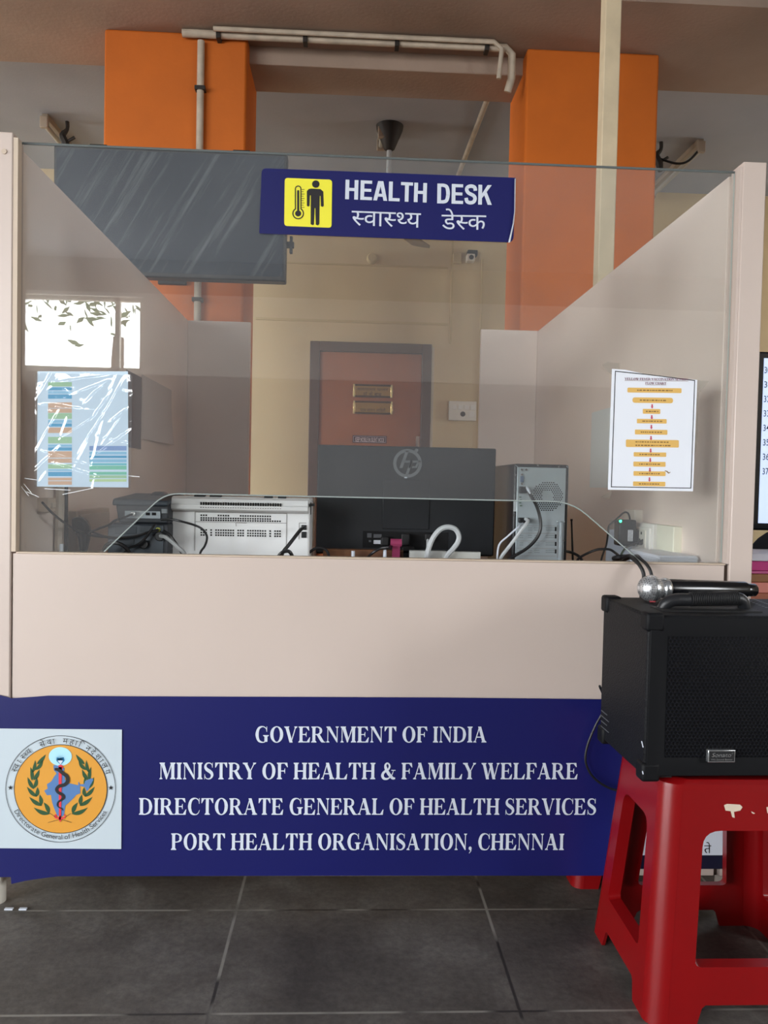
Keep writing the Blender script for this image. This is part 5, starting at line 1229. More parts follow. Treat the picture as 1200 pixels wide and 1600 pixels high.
# ================================================================== flow chart on the glass
YF = YG-.0062
z6f = lambda x, y: (930+x*190/1200.0, 560+y*190/1200.0)
fc = thing('flow_chart', 'white flow chart poster with amber boxes, taped on the right of the glass', 'poster', tuple(at(1020, 768, YF)))
pf = lambda pts, Y: [xz(*z6f(*p), Y) for p in pts]
mb = MB(); mb.fill([pf([(166, 103), (300, 112), (560, 170), (760, 188), (1008, 212), (966, 1312), (126, 1296)], YF)], lambda u, v, w: Vector((u, YF+.0007+w, v)), .0008); build('sheet', mb, M_paper, fc)
Y = YF-.0002
mb = MB()
fr2 = [(196, 122), (560, 160), (985, 214), (948, 1284), (155, 1272)]; fi = [(203, 131), (560, 168), (978, 222), (941, 1276), (163, 1264)]
mb.fill([pf(fr2, Y), pf(fi, Y)], lambda u, v, w: Vector((u, Y, v))); build('border_line', mb, M_ink, fc)
mb = MB()
bx_ = [(318, 288, 852, 336, 12), (368, 384, 768, 438, 26), (470, 498, 642, 546, 8), (412, 596, 705, 640, 8), (392, 702, 712, 750, 8), (303, 800, 825, 874, 12), (380, 925, 700, 968, 8), (377, 1018, 694, 1066, 8), (378, 1112, 694, 1158, 8), (374, 1214, 692, 1260, 8)]
for x0, y0, x1, y1, r_ in bx_:
    sk = (x1-x0)*.012
    mb.fill([roundpoly(pf([(x0, y0), (x1, y0+sk), (x1, y1+sk), (x0, y1)], Y), [r_*.00025]*4, 3)], lambda u, v, w: Vector((u, Y, v)))
build('amber_boxes', mb, M_amber, fc)
mb = MB()
for i in range(1, 9):
    x = 562-(i-1)*3.8; yb_ = [0, 438, 546, 642, 752, 876, 970, 1066, 1160][i]+14; yt = yb_+44
    mb.fill([pf([(x-7, yb_), (x+7, yb_), (x+7, yt-20), (x+13, yt-20), (x, yt), (x-13, yt-20), (x-7, yt-20)], Y)], lambda u, v, w: Vector((u, Y, v)))
build('red_arrows', mb, mat('arrow red', (196, 70, 92), .5), fc)
Y2 = Y-.0002
mb = MB()
span(mb, serif('YELLOW FEVER VACCINATION SESSION'), z6f(290, 214), z6f(918, 220), 3.8, Y2, 100); span(mb, serif('FLOW CHART'), z6f(494, 256), z6f(700, 258), 3.6, Y2, 100)
build('title', mb, mat('title maroon', (120, 60, 84), .5), fc)
mb = MB()
line(mb, z6f(290, 219), z6f(918, 225), .0006, Y2); line(mb, z6f(494, 261), z6f(700, 263), .0006, Y2)
for x0, y0, x1, y1, r_ in bx_:
    x = x0+(x1-x0)*.18
    rows = [.5] if y1-y0 < 60 else [.3, .75]
    for rr_ in rows:
        xx = x
        while xx < x1-(x1-x0)*.18:
            w = random.uniform(8, 30); yy = y0+(y1-y0)*rr_+(xx-x0)*.012
            mb.fill([pf([(xx, yy-5), (xx+w, yy-5), (xx+w, yy+6), (xx, yy+6)], Y2)], lambda u, v, w_: Vector((u, Y2, v))); xx += w+random.uniform(5, 10)
mb.fill([pf([(686, 1104), (712, 1112), (728, 1128), (744, 1118), (738, 1130), (722, 1136), (706, 1120), (688, 1110)], Y2)], lambda u, v, w: Vector((u, Y2, v)))
build('small_print', mb, mat('small print brown', (130, 96, 48), .5), fc)
M_tape = glass_mat('clear tape', (.86, .87, .86), .12, .15, 1.0, (190, 186, 176))
mb = MB(); 
for pts in ([(1005, 215), (1125, 222), (1040, 325), (1000, 330)], [(55, 1368), (160, 1300), (168, 1310), (140, 1382)], [(985, 330), (1022, 330), (1010, 800), (975, 1000)], [(70, 60), (120, 38), (235, 45), (240, 100), (170, 104), (160, 160), (75, 100)]):
    mb.fill([pf(pts, YF+.002)], lambda u, v, w: Vector((u, YF+.0012, v)))
build('tape', mb, M_tape, fc)

# ================================================================== plastic covered chart on the left of the glass
YC = YG-.0042
z8 = lambda x, y: (20+x*270/1200.0, 560+y*270/1200.0)
ch = thing('colour_chart', 'colour bar poster in a wrinkled clear plastic sleeve, left on the glass', 'poster', tuple(at(130, 763, YC)))
pf8 = lambda pts, Y: [xz(*z8(*p), Y) for p in pts]
mb = MB(); mb.fill([pf8([(172, 90), (800, 90), (803, 896), (168, 890)], YC)], lambda u, v, w: Vector((u, YC+w, v)), .0008); build('sheet', mb, mat('pale blue paper', (196, 216, 230), .55), ch)
Y = YC-.0007
cols = {'g': (150, 190, 150), 'b': (64, 150, 190), 'l': (130, 184, 212), 'o': (196, 160, 130), 't': (96, 180, 190), 'p': (120, 150, 196), 'e': (110, 186, 160), 'y': (176, 206, 150), 'n': (206, 214, 214)}
cm = {k: mat('bar '+nme, v, .5) for (k, v), nme in zip(cols.items(), ('green', 'blue', 'light blue', 'orange', 'teal', 'violet blue', 'sea green', 'yellow green', 'pale grey'))}
bars = {}
def bar(k, x0, y0, x1, y1):
    bars.setdefault(k, []).append(pf8([(x0, y0), (x1, y0), (x1, y1), (x0, y1)], Y))
for k, y0, y1 in (('g', 165, 195), ('b', 200, 222), ('l', 226, 246), ('b', 250, 280), ('o', 305, 345), ('o', 348, 378), ('g', 380, 420), ('l', 428, 448), ('b', 452, 474), ('o', 480, 518), ('g', 545, 590), ('l', 598, 615), ('b', 618, 640), ('o', 645, 690), ('o', 695, 725), ('g', 735, 765), ('l', 770, 782), ('b', 788, 818), ('o', 828, 848), ('o', 852, 878)): bar(k, 245, y0, 410, y1)
for k, y0, y1 in (('p', 608, 640), ('l', 648, 668), ('b', 675, 692), ('l', 700, 722), ('t', 728, 742), ('e', 745, 772), ('e', 788, 808), ('g', 812, 832), ('y', 838, 856)): bar(k, 532, y0, 790, y1)
mb = MB()
for i, (k, L) in enumerate(bars.items()):
    mb.mi = i
    for c in L: mb.fill([c], lambda u, v, w: Vector((u, Y, v)))
build('colour_bars', mb, [cm[k] for k in bars], ch)
# wrinkled sleeve
sa, sb_ = at(*z8(160, 100), YC), at(*z8(822, 905), YC)
random.seed(21)
folds = []
for k in range(24):
    ang = random.choice([random.uniform(.5, 1.1), random.uniform(.9, 1.35), random.uniform(-.3, .4)])
    folds.append((random.uniform(sa.x, sb_.x), random.uniform(sb_.z, sa.z), ang, random.uniform(.012, .06), random.uniform(.0025, .007), random.uniform(.0012, .0036)))
def wr(i, j):
    x = sa.x+(sb_.x-sa.x)*i; z = sb_.z+(sa.z-sb_.z)*j
    x += .003*noise.noise((0, z*40, 3)) if i in (0, 1) else 0
    z += .003*noise.noise((x*40, 0, 5)) if j in (0, 1) else 0
    h = .0015+.0013*abs(noise.noise((x*18, z*18, 1)))+.0004*abs(noise.noise((x*55, z*40, 2)))
    for fx, fz, an, ln, wd, am in folds:
        dx, dz = x-fx, z-fz; u = dx*math.cos(an)+dz*math.sin(an); v = -dx*math.sin(an)+dz*math.cos(an)
        if abs(u) < ln*2: h += am*math.exp(-(u/ln)**2)*max(0, 1-abs(v)/wd)
    return Vector((x, YC-.001-h, z))
M_film = glass_mat('clear film', (.96, .97, .98), .05, .06, 1.7, (215, 225, 232))
mb = MB(); mb.grid(90, 110, wr); build('plastic_sleeve', mb, M_film, ch, normals=False, sharp=180)
mb = MB()
for A, B in (((80, 832), (170, 845)), ((95, 925), (180, 962)), ((75, 870), (130, 935)), ((800, 815), (880, 822)), ((60, 890), (110, 955)), ((345, 945), (560, 900)), ((220, 905), (400, 915))):
    q = YC-.001; line(mb, z8(*A), z8(*B), .0016, q)
build('frayed_film', mb, mat('frayed film white', (220, 226, 228), .3), ch)

# papers on the left partition, sockets there
P = [atX(222, 585, XL+.003), atX(268, 600, XL+.003), atX(272, 697, XL+.003)]
ya, yb2 = P[0].y, P[1].y
w_ = thing('paper_sheet', 'white notice hanging on the left partition behind the glass', 'paper', (XL+.003, ya, P[2].z))
mb = MB(); mb.grid(8, 10, lambda i, j: Vector((XL+.003+.018*(1-j)**2*math.sin(2.2*i), ya+(yb2-ya)*i, P[2].z+(P[0].z-P[2].z)*j+.0*i))); build('sheet', mb, mat('notice paper', (206, 198, 196), .6), w_)
mb = MB()
for k in range(5): zz = P[0].z-.07-.05*k; mb.box((XL+.006, ya+.06, zz), (XL+.0075, ya+(yb2-ya)*(.7 if k % 2 else .5), zz+.006))
P2 = [atX(198, 578, XL+.002), atX(221, 600, XL+.002), atX(220, 702, XL+.002)]
mb = MB(); mb.box((XL-.001, P2[0].y, P2[2].z), (XL+.003, P2[1].y, P2[0].z)); single('dark_poster', mb, mat('dark grey card', (120, 112, 118), .5), 'narrow dark sheet on the left partition beside the plastic covered poster', 'poster')
def wallbox(px0, py0, px1, py1, lab, plug):
    a = atX(px0, py0, XL); c = atX(px1, py1, XL)
    z0, z1 = c.z, a.z
    t = thing('switch_box', lab, 'socket', (XL+.02, (a.y+c.y)/2, z0))
    build('box', MB().box((XL-.002, a.y, z0), (XL+.03, c.y, z1)), M_lamedge, t, .003)
    build('cover_plate', MB().box((XL+.028, a.y+.015, z0+.012), (XL+.036, c.y-.015, z1-.012)), mat('beige plate', (196, 184, 168), .5), t, .002)
    if plug:
        q = atX(125, 832, XL+.05)
        build('black_plug', MB().tube([(XL+.034, q.y, q.z+.02), (XL+.05, q.y, q.z+.02), (XL+.062, q.y, q.z), (XL+.06, q.y, q.z-.06)], [.022, .026, .02, .008], 10, 3), M_black, t)
    return t
wallbox(104, 798, 156, 858, 'beige socket box on the left partition with a black plug', True)
wallbox(58, 778, 70, 800, 'small beige box higher on the left partition, near the post', False)
cable([at(66, 785, 2.1), at(80, 800, 2.14), at(98, 815, 2.2), at(120, 828, 2.26), at(140, 836, 2.3), at(170, 840, 2.2)], .0032, 'thin dark wire drooping along the left partition to the sockets')
q = atX(102, 800, XL+.01)
cable([(XL+.012, 2.33, WT+.3), (XL+.012, 2.335, WT+.2), (XL+.012, 2.34, WT+.01)], .006, 'dark upright cord beside the beige socket box', sm=3)
cable([(XL+.014, 2.27, WT+.34), (XL+.016, 2.275, WT+.2), (XL+.014, 2.27, WT+.01)], .012, 'thick grey conduit rising on the left partition', M_pipe, 'conduit_pipe', 3)
p = at(96, 868, 2.08); single('marker_pen', MB().cyl((p.x, 2.08, WT), (p.x, 2.08, ZSILL+.012), .005, 10), M_vwhite, 'white marker standing by the sill at the left', 'marker')

# ================================================================== foreground: stool, loudspeaker, microphone
M_stool = mat('red plastic', (128, 8, 12), .3, var=.06, scale=9, spec=.5)
SH, ST, SBm = .47, .142, .176
SCX, SCY = .812, 1.698
def stool(name, lab, cx, cy, rz, scars, TX=.166, BX=.206, TY=.130, BY=.186):
    t = thing(name, lab, 'stool', (cx, cy, 0), 'red plastic stools', rz, local=True)
    d = lambda z: SBm+(ST-SBm)*z/SH
    dy_ = lambda z: BY+(TY-BY)*z/SH
    def warp(mb):
        for v in mb.bm.verts:
            z = v.co.z; v.co.x *= (BX+(TX-BX)*z/SH)/d(z); v.co.y *= dy_(z)/d(z)
        return mb
    # seat
    mb = MB()
    def rsq(h, r, z, n=6):
        out = []
        for k, (sx_, sy_) in enumerate(((1, 1), (-1, 1), (-1, -1), (1, -1))):
            for i in range(n+1):
                a = math.pi/2*(k+i/n); out.append((sx_*(h-r)+r*math.cos(a), sy_*(h-r)+r*math.sin(a), z))
        return out
    rings = [rsq(ST-.03, .02, SH-.006), rsq(ST-.022, .03, SH-.006), rsq(ST-.018, .034, SH), rsq(ST-.008, .036, SH), rsq(ST+.001, .036, SH-.008), rsq(ST+.002, .036, SH-.02), rsq(ST-.012, .03, SH-.02)]
    N = len(rings[0]); V = [p for r_ in rings for p in r_]
    mb._new(V, [(k*N+i, k*N+(i+1) % N, (k+1)*N+(i+1) % N, (k+1)*N+i) for k in range(len(rings)-1) for i in range(N)]+[tuple(range(N)), tuple(range(len(rings)*N-1, (len(rings)-1)*N-1, -1))], True)
    build('seat', warp(mb), M_stool, t)
    # four side frames: apron, stretcher and openings
    r_c = .034; LW = .078; zr0, zr1, za = .042, .113, .373
    for k in range(4):
        R_ = Matrix.Rotation(math.pi/2*k, 3, 'Z')
        hw = lambda z: d(z)-r_c
        outer = [(-hw(SH-.012), SH-.012), (-hw(0), 0), (-hw(0)+LW*.62, 0), (-hw(zr0)+LW*.72, zr0-.006), (-hw(zr0)+LW*.8, zr0), (hw(zr0)-LW*.8, zr0), (hw(zr0)-LW*.72, zr0-.006), (hw(0)-LW*.62, 0), (hw(0), 0), (hw(SH-.012), SH-.012)]
        wi = lambda z: hw(z)-LW*.52
        hole = roundpoly([(-wi(zr1), zr1), (wi(zr1), zr1), (wi(za), za), (-wi(za), za)], [.012, .012, .032, .032], 5)
        mb = MB(); mb.fill([outer, hole], lambda u, v, w: R_ @ Vector((u, -(d(v))+.0035+w, v)), .006)
        # lip round the opening, turned inwards
        L_ = len(hole); 
        A_ = [R_ @ Vector((u, -d(v)+.001, v)) for u, v in hole]; B_ = [R_ @ Vector((u*.985, -d(v)+.024, v+(.003 if v < .2 else -.003))) for u, v in hole]
        mb._new(A_+B_, [(i, (i+1) % L_, L_+(i+1) % L_, L_+i) for i in range(L_)], True)
        build('side_frame', warp(mb), M_stool, t, .0015)
    for k in range(4):
        R_ = Matrix.Rotation(math.pi/2*k, 3, 'Z')
        mb = MB(); n = 7; V = []
        for z in (0, .12, .25, .38, SH-.014):
            for i in range(n+1):
                a = math.pi+math.pi/2*i/n; c = d(z)-r_c; V.append(R_ @ Vector((-c+r_c*math.cos(a)*1.0, -c+r_c*math.sin(a)*1.0, z)))
            for i in range(n, -1, -1):
                a = math.pi+math.pi/2*i/n; c = d(z)-r_c; V.append(R_ @ Vector((-c+(r_c-.006)*math.cos(a), -c+(r_c-.006)*math.sin(a), z)))
        m2 = 2*(n+1)
        mb._new(V, [(k_*m2+i, k_*m2+(i+1) % m2, (k_+1)*m2+(i+1) % m2, (k_+1)*m2+i) for k_ in range(4) for i in range(m2)]+[tuple(range(m2)), tuple(range(5*m2-1, 4*m2-1, -1))], True)
        build('leg', warp(mb), M_stool, t)
    if scars:
        mb = MB(); Y = lambda v: -(dy_(v))-.0008
        for pts in ([(1131, 1258), (1136, 1256), (1156, 1257), (1160, 1261), (1156, 1266), (1146, 1268), (1147, 1277), (1143, 1276), (1141, 1267), (1133, 1266)], [(1173, 1267), (1179, 1270), (1177, 1271), (1174, 1270)], [(1197, 1261), (1203, 1260), (1203, 1271), (1198, 1270)]):
            P_ = [at(a, b, cy-dy_(.42)) for a, b in pts]
            mb.fill([[(p.x-cx, p.z) for p in P_]], lambda u, v, w: Vector((u, Y(v), v)))
        build('scuff_mark', mb, mat('scuffed white plastic', (206, 190, 170), .6), t)
    return t
stool('plastic_stool', 'red plastic stool in front of the counter, under the black loudspeaker', SCX, SCY, 0, True)
bs = atZ(905, 1391, 0)
stool('plastic_stool', 'red plastic stool inside the booth, only a foot showing under the banner', bs.x+.13, bs.y+.15, 0, False, .11, .145, .11, .145)

# loudspeaker
SPW, SPD, SPH = .43, .262, .333
fl = atZ(1001, 1213, SH+.006)
sp = thing('loudspeaker', 'black portable loudspeaker with a mesh front, standing on the red stool', 'loudspeaker', (fl.x+SPW/2, fl.y+SPD/2, SH), None, math.radians(1.5))
M_vinyl = mat('black vinyl', (15, 16, 19), .55, bump=.5, bscale=260, spec=.22)
M_spk = mat('speaker frame black', (12, 13, 16), .6, spec=.2)
z0_ = .006
hx_, hy_ = SPW/2, SPD/2
build('cabinet', MB().box((-hx_, -hy_, z0_), (hx_, hy_, SPH)), M_vinyl, sp, .006)
mb = MB(); fb = .042
# front frame slopes in to the mesh
o_ = [(-hx_+.004, .010), (hx_-.004, .010), (hx_-.004, SPH-.004), (-hx_+.004, SPH-.004)]; i2 = [(-hx_+fb, fb+.004), (hx_-fb, fb+.004), (hx_-fb, SPH-fb), (-hx_+fb, SPH-fb)]
V = [(u, -hy_-.004, v) for u, v in o_]+[(u, -hy_-.004, v) for u, v in [(-hx_+.02, .026), (hx_-.02, .026), (hx_-.02, SPH-.02), (-hx_+.02, SPH-.02)]]+[(u, -hy_+.0, v) for u, v in i2]+[(u, -hy_+.004, v) for u, v in o_]
mb._new(V, [(k, (k+1) % 4, 4+(k+1) % 4, 4+k) for k in range(4)]+[(4+k, 4+(k+1) % 4, 8+(k+1) % 4, 8+k) for k in range(4)]+[(k, (k+1) % 4, 12+(k+1) % 4, 12+k) for k in range(4)])
build('front_frame', mb, M_spk, sp, .001)
# mesh
M_mesh = bpy.data.materials.new('perforated metal'); M_mesh.use_nodes = True
nt = M_mesh.node_tree; n = nt.nodes; l = nt.links; b = n['Principled BSDF']; b.inputs['Roughness'].default_value = .5; b.inputs['Specular IOR Level'].default_value = .15
co = n.new('ShaderNodeTexCoord')
def mth(op, a=None, bb=None, va=None, vb=None):
    q = n.new('ShaderNodeMath'); q.operation = op
    if a is not None: l.new(a, q.inputs[0])
    elif va is not None: q.inputs[0].default_value = va
    if bb is not None: l.new(bb, q.inputs[1])
    elif vb is not None: q.inputs[1].default_value = vb
    return q.outputs[0]
sxy = n.new('ShaderNodeSeparateXYZ'); l.new(co.outputs['Object'], sxy.inputs[0])
PX, PZ = .0082, .0071
def dots(ox, oz):
    x = mth('ADD', mth('MODULO', mth('ADD', sxy.outputs['X'], vb=10+ox), vb=PX), vb=-PX/2)
    z = mth('ADD', mth('MODULO', mth('ADD', sxy.outputs['Z'], vb=10+oz), vb=PZ*2), vb=-PZ)
    return mth('SQRT', mth('ADD', mth('MULTIPLY', x, x), mth('MULTIPLY', z, z)))
dm = mth('MINIMUM', dots(0, 0), dots(PX/2, PZ))
mk = n.new('ShaderNodeMapRange'); mk.inputs['From Min'].default_value = .0026; mk.inputs['From Max'].default_value = .0034; l.new(dm, mk.inputs['Value'])
mixc = n.new('ShaderNodeMix'); mixc.data_type = 'RGBA'; mixc.inputs[6].default_value = lin((5, 5, 7)); mixc.inputs[7].default_value = lin((17, 18, 23)); l.new(mk.outputs[0], mixc.inputs[0]); l.new(mixc.outputs[2], b.inputs['Base Color'])
bp = n.new('ShaderNodeBump'); bp.inputs['Strength'].default_value = .8; bp.inputs['Distance'].default_value = .002; l.new(mk.outputs[0], bp.inputs['Height']); l.new(bp.outputs[0], b.inputs['Normal'])
mb = MB(); mb.grid(16, 12, lambda i, j: Vector((-hx_+fb+(SPW-2*fb)*i, -hy_-.001-.006*math.sin(math.pi*i)*math.sin(math.pi*j), fb+.004+(SPH-2*fb-.004)*j)))
build('mesh_grille', mb, M_mesh, sp)
for sx_ in (-1, 1):
    for sy_ in (-1, 1):
        for top in (0, 1):
            zc_ = SPH-.014 if top else .016
            mb = MB().cbox((sx_*(hx_-.014), sy_*(hy_-.014), zc_), (.038, .038, .038))
            build('corner_guard', mb, M_spk, sp, .006)
build('foot', MB().cbox((-hx_+.05, -hy_+.03, .004), (.03, .03, .008)), M_black2, sp)
build('foot', MB().cbox((hx_-.05, -hy_+.03, .004), (.03, .03, .008)), M_black2, sp)
build('foot', MB().cbox((-hx_+.05, hy_-.03, .004), (.03, .03, .008)), M_black2, sp)
build('foot', MB().cbox((hx_-.05, hy_-.03, .004), (.03, .03, .008)), M_black2, sp)
# handle
mb = MB(); hL, hR = at(1036, 940, 1.66).x-sp.location.x, at(1163, 930, 1.66).x-sp.location.x
hpts = [(hL-.004, -.045, SPH-.001), (hL+.004, -.048, SPH+.012), (hL+.022, -.05, SPH+.02), (hL+.06, -.05, SPH+.021), ((hL+hR)/2, -.05, SPH+.024), (hR-.04, -.05, SPH+.026), (hR-.01, -.048, SPH+.022), (hR, -.045, SPH+.008), (hR+.002, -.045, SPH-.001)]
mb.tube(hpts, [.011, .013, .0135, .0135, .0135, .014, .0135, .013, .011], 12, 5)
hd = build('handle', mb, M_black, sp)
mb = MB()
for k in range(26):
    x = hL+.055+(hR-hL-.075)*k/25; t_ = (x-hL)/(hR-hL); mb.tube([(x-.0013, -.05, SPH+.0205+.005*t_), (x+.0013, -.05, SPH+.0205+.005*t_)], .0155, 14)
build('grip_rib', mb, M_black2, hd)
build('top_plate', MB().box((hL-.02, -.085, SPH-.001), (hR+.02, -.02, SPH+.003)), M_black2, sp, .002)
# badge
def spl(px, py, Y): p = at(px, py, Y); return p.x-sp.location.x, p.z-sp.location.z
yf = fl.y
bx0, bz1 = spl(1099, 1168.5, yf); bx1, bz0 = spl(1141, 1188, yf)
bd = build('badge', MB().box((bx0, -hy_-.012, bz0), (bx1, -hy_-.002, bz1)), M_chrome, sp, .001)
build('badge_field', MB().box((bx0+.0025, -hy_-.0126, bz0+.0025), (bx1-.0025, -hy_-.0115, bz1-.0025)), M_black2, bd)
mb = MB()
def local_text(mb, vf, x0, x1, z, h, y, cap):
    v, f = vf; a0 = min(p[0] for p in v); a1 = max(p[0] for p in v)
    mb._new([(x0+(p[0]-a0)/(a1-a0)*(x1-x0), y, z+p[1]/cap*h) for p in v], f)
W_ = bx1-bx0
local_text(mb, text2d('Sonato', .012, .25), bx0+W_*.12, bx1-W_*.16, bz0+.0115, .0085, -hy_-.0129, .72)
local_text(mb, text2d('We Sound Better', .01), bx0+W_*.1, bx1-W_*.1, bz0+.0045, .0038, -hy_-.0129, .72)
local_text(mb, text2d('o', 0), bx1-W_*.14, bx1-W_*.09, bz1-.008, .003, -hy_-.0129, .55)
build('badge_lettering', mb, M_chrome, bd)
# white print on the top at the right
mb = MB()
for k, (pts) in enumerate((((1168, 938), (1200, 951)), ((1178, 936), (1202, 945)))):
    a_, b2 = atZ(*pts[0], SH+SPH+.001), atZ(*pts[1], SH+SPH+.001); d_ = b2-a_; L_ = d_.length; d_.normalize(); n_ = Vector((-d_.y, d_.x, 0))
    for q_ in range(7):
        s0_ = a_+d_*L_*(q_/7.0); hgt = .006
        mb._new([s0_-sp.location, s0_+d_*.004-sp.location, s0_+d_*.004+n_*hgt-sp.location, s0_+n_*hgt-sp.location], [(0, 1, 2, 3)])
build('top_print', mb, mat('pale print', (170, 176, 180), .5), sp)
# white chips on the corner
mb = MB()
for A, B in (((296.0, 690), (306, 735)), ((302, 897), (306, 920))):
    x_, z_ = spl(930+A[0]*270/1200, 1000+A[1]*270/1200, yf); x2_, z2_ = spl(930+B[0]*270/1200, 1000+B[1]*270/1200, yf)
    mb._new([(x_-.001, -hy_-.0048, z_), (x_+.0012, -hy_-.0048, z_), (x2_+.0014, -hy_-.0048, z2_), (x2_-.0008, -hy_-.0048, z2_)], [(0, 1, 2, 3)])
build('worn_chip', mb, M_vwhite, sp)
mb = MB()
for k in range(4): mb.box((-hx_-.0016, hy_-.05-.012*(k % 2), .07-.012*k), (-hx_+.001, hy_-.012, .072-.012*k))
build('side_sticker', mb, mat('grey print lines', (84, 86, 90), .5), sp)
cord = [Vector((fl.x+.0, fl.y+SPD+.012, SH+.12)), at(946, 1102, 1.93), at(930, 1135, 1.94), at(918, 1165, 1.945), at(915, 1190, 1.945), at(925, 1212, 1.945), at(945, 1228, 1.945), at(968, 1236, 1.94), at(1000, 1240, 1.93)]
cable(cord, .003, 'thin black cord looping beside the loudspeaker over the blue banner')

# microphone lying on the loudspeaker
zmic = SH+SPH+.028
h0_ = at(1017, 918, 1.76); h1_ = at(1176, 924, 1.82)
mic = thing('microphone', 'black microphone with a silver mesh head lying on the loudspeaker', 'microphone', (h0_.x, 1.76, SH+SPH))
ax = Vector((h1_.x-h0_.x, .05, -.006)); Lm = ax.length; axn = ax.normalized(); c0_ = Vector((h0_.x, 1.76, zmic+.002))
M_micm = bpy.data.materials.new('silver mesh'); M_micm.use_nodes = True
nt = M_micm.node_tree; n = nt.nodes; l = nt.links; b = n['Principled BSDF']; b.inputs['Metallic'].default_value = .85; b.inputs['Roughness'].default_value = .32
co = n.new('ShaderNodeTexCoord'); ch_ = n.new('ShaderNodeTexVoronoi'); ch_.inputs['Scale'].default_value = 250; ch_.inputs['Randomness'].default_value = .15
l.new(co.outputs['Object'], ch_.inputs['Vector']); r = n.new('ShaderNodeValToRGB'); r.color_ramp.elements[0].position = .22; r.color_ramp.elements[0].color = lin((60, 62, 66)); r.color_ramp.elements[1].position = .42; r.color_ramp.elements[1].color = lin((226, 228, 230))
l.new(ch_.outputs['Distance'], r.inputs[0]); l.new(r.outputs[0], b.inputs['Base Color'])
hp = []
for k in range(15):
    a = math.pi*(k/14*.86); hp.append((.0295*math.sin(a) if k else .0005, -.0295*math.cos(a)))
hp = hp[:-1]+[(.0235, .031)]
mb = MB().lathe(hp, c0_, axn, 28); build('mesh_head', mb, M_micm, mic)
build('head_band', MB().lathe([(.0296, -.004), (.0302, -.002), (.0302, .002), (.0296, .004)], c0_, axn, 28), M_chrome, mic)
build('collar', MB().lathe([(.0238, .028), (.0245, .031), (.0245, .038), (.022, .042)], c0_, axn, 24), M_chrome, mic)
build('grip', MB().lathe([(.0215, .040), (.0222, .05), (.0212, .09), (.0195, Lm-.03), (.0185, Lm-.026), (.0150, Lm-.024), (.0148, Lm-.002), (.0135, Lm)], c0_, axn, 24), M_gloss, mic)
p = c0_+axn*.0; build('red_ring_mark', MB().cbox((p.x, p.y-.012, p.z-.0275), (.012, .006, .002)), mat('faded red', (176, 70, 76), .5), mic)

# ================================================================== notice board behind the stool
YNb = 1.961
a = at(1001, 1200, YNb); c = at(1180, 1355, YNb)
nb = thing('notice_board', 'white notice with a navy border fixed low behind the red stool, beside the blue banner', 'notice', ((a.x+c.x)/2, YNb, .08))
zl = at(1060, 1358, YNb).z
build('board', MB().box((a.x-.012, YNb, zl), (a.x+.46, YNb+.008, at(1060, 1150, YNb).z)), mat('navy notice', (16, 18, 44), .4), nb, .001)
build('white_field', MB().box((a.x+.0, YNb-.001, at(1060, 1336, YNb).z), (a.x+.44, YNb+.001, at(1060, 1160, YNb).z)), M_vwhite, nb)
mb = MB(); span(mb, deva(['त', 'े']), (1100, 1333), (1111, 1333), 12, YNb-.0015, 622); span(mb, deva(['र']), (1024, 1294), (1036, 1294), 15, YNb-.0015, 622)
build('lettering', mb, M_ink, nb)

# ================================================================== neighbouring desk at the right edge
M_desk = mat('desk laminate', (120, 84, 62), .45, var=.1)
nd = thing('side_table', 'brown table right of the booth carrying files and a display', 'table', (1.55, 2.65, 0))
build('tabletop', MB().box((1.14, 2.25, .70), (2.1, 3.0, .73)), M_desk, nd, .004)
for x in (1.18, 2.06):
    for y in (2.29, 2.96): build('leg', MB().box((x-.02, y-.02, 0), (x+.02, y+.02, .702)), M_black2, nd)
YQ = 2.62
qa_ = at(1184, 549, YQ); qb_ = at(1180, 868, YQ)
dz_ = qa_.z; sz_ = at(1190, 823, YQ).z
qd = thing('queue_display', 'black framed display of queue numbers at the right edge of the photo', 'display', (qa_.x+.3, YQ, .73))
build('bezel', MB().box((qa_.x-.012, YQ, sz_-.012), (qa_.x+.62, YQ+.04, dz_)), M_gloss, qd, .006)
sx0 = at(1189.5, 700, YQ).x
M_disp = emit('lit display', (196, 214, 246), .85)
sc_ = build('screen', MB().box((sx0-.002, YQ-.002, sz_+.012), (qa_.x+.6, YQ+.002, dz_-.022)), M_disp, qd)
mb = MB()
for k, s in enumerate(('30', '31', '32', '33.', '34', '35.', '36.', '37')):
    x_, y_ = 1194.5-k*.45, 583+k*22.6
    span(mb, text2d(s, .004), (x_, y_), (x_+(9.5 if len(s) < 3 else 12), y_), 10, YQ-.003, .7)
build('queue_numbers', mb, mat('display black', (30, 34, 44), .5), sc_)
build('display_stand', MB().box((qa_.x+.2, YQ+.01, .73), (qa_.x+.38, YQ+.03, sz_)).box((qa_.x+.12, YQ-.05, .73), (qa_.x+.46, YQ+.12, .745)), M_gloss, qd, .003)
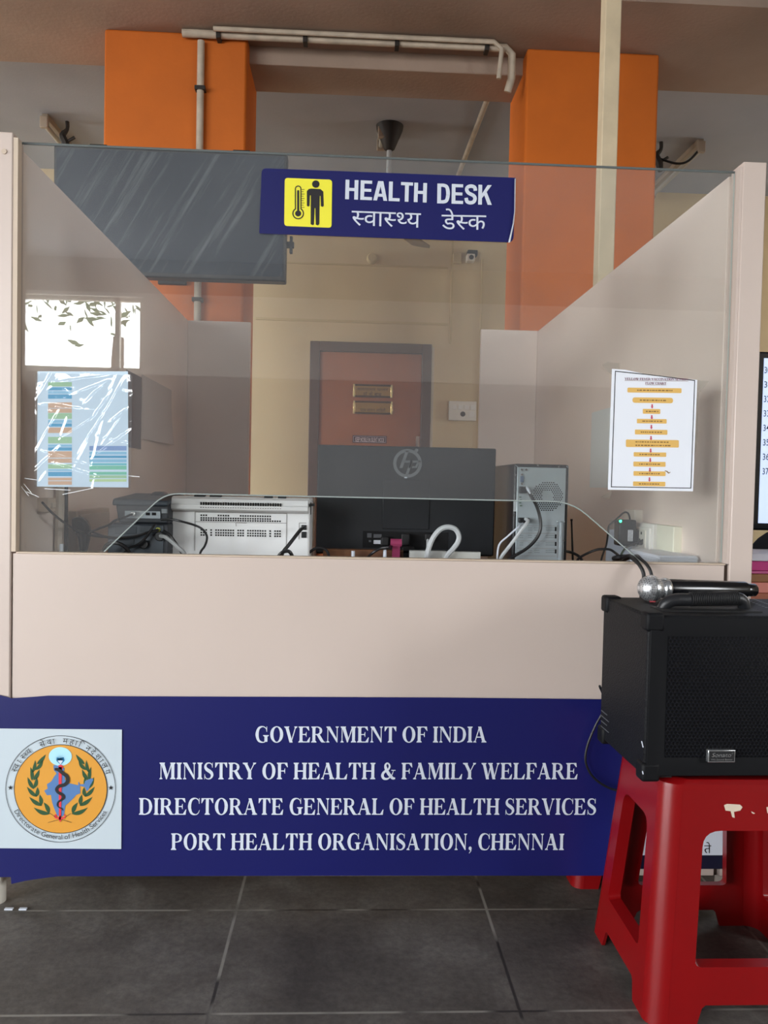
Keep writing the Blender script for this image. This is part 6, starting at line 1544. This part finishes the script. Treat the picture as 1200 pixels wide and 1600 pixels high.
# folded black cloth / bag below the display, folders in front
p, q = at(1172, 823, 2.5), at(1172, 868, 2.5)
mb = MB(); mb.grid(14, 10, lambda i, j: Vector((p.x+.34*i, 2.50+.06*(1-j)-.02*math.sin(math.pi*i), q.z-.02+(p.z-q.z+.02)*(j**.6)*(1-.6*(2*i-1)**4*(0 if i > .5 else 1)))))
mb.box((p.x+.01, 2.54, .73), (p.x+.33, 2.56, q.z))
single('black_bag', mb, mat('black cloth', (26, 28, 36), .8), 'black cloth bag standing below the queue display', 'bag')
fz0 = .73; Yf_ = 2.30
tops = [(868, (214, 214, 226), 'white papers on top of the file stack right of the booth', 'paper_stack'), (880, (196, 44, 128), 'magenta file second from the top of the stack', 'paper_file'), (895, (206, 96, 152), 'pink file in the middle of the stack', 'paper_file'), (900, (150, 100, 60), 'thin brown file under the pink one', 'paper_file'), (913, (226, 142, 128), 'salmon file below the thin brown one', 'paper_file'), (930, (168, 100, 72), 'reddish brown file lower in the stack', 'paper_file'), (960, (190, 150, 120), 'tan file near the bottom of the stack', 'paper_file'), (1000, (150, 60, 70), 'maroon file at the bottom of the stack', 'paper_file')]
fx = at(1167, 900, Yf_).x
zs = [at(1185, t_[0]-3, Yf_).z for t_ in tops]+[fz0]
zs = [z for z in zs if z > fz0]+[fz0]
for k in range(len(zs)-1):
    _, col_, lab, nm = tops[k]
    dx = random.uniform(0, .008)
    single(nm, MB().box((fx+dx, Yf_+random.uniform(0, .006), zs[k+1]+.0004), (fx+.31+dx, Yf_+.2, zs[k]-.0004)), mat('file colour %d' % k, col_, .6, var=.12, scale=20), lab, 'file' if nm == 'paper_file' else 'papers', 'files stacked on the side table', bevel=.002)

# ================================================================== small things on the floor
for px, py, w, lab in ((14, 1421, .02, 'small white scrap on the floor below the emblem, leftmost'), (36, 1421, .018, 'small white scrap on the floor joint, right of another one')):
    p = atZ(px, py, 0); mb = MB(); mb.cbox((p.x, p.y, .0015), (w, .008, .003)); single('paper_scrap', mb, M_vwhite, lab, 'scrap', 'white scraps on the floor')
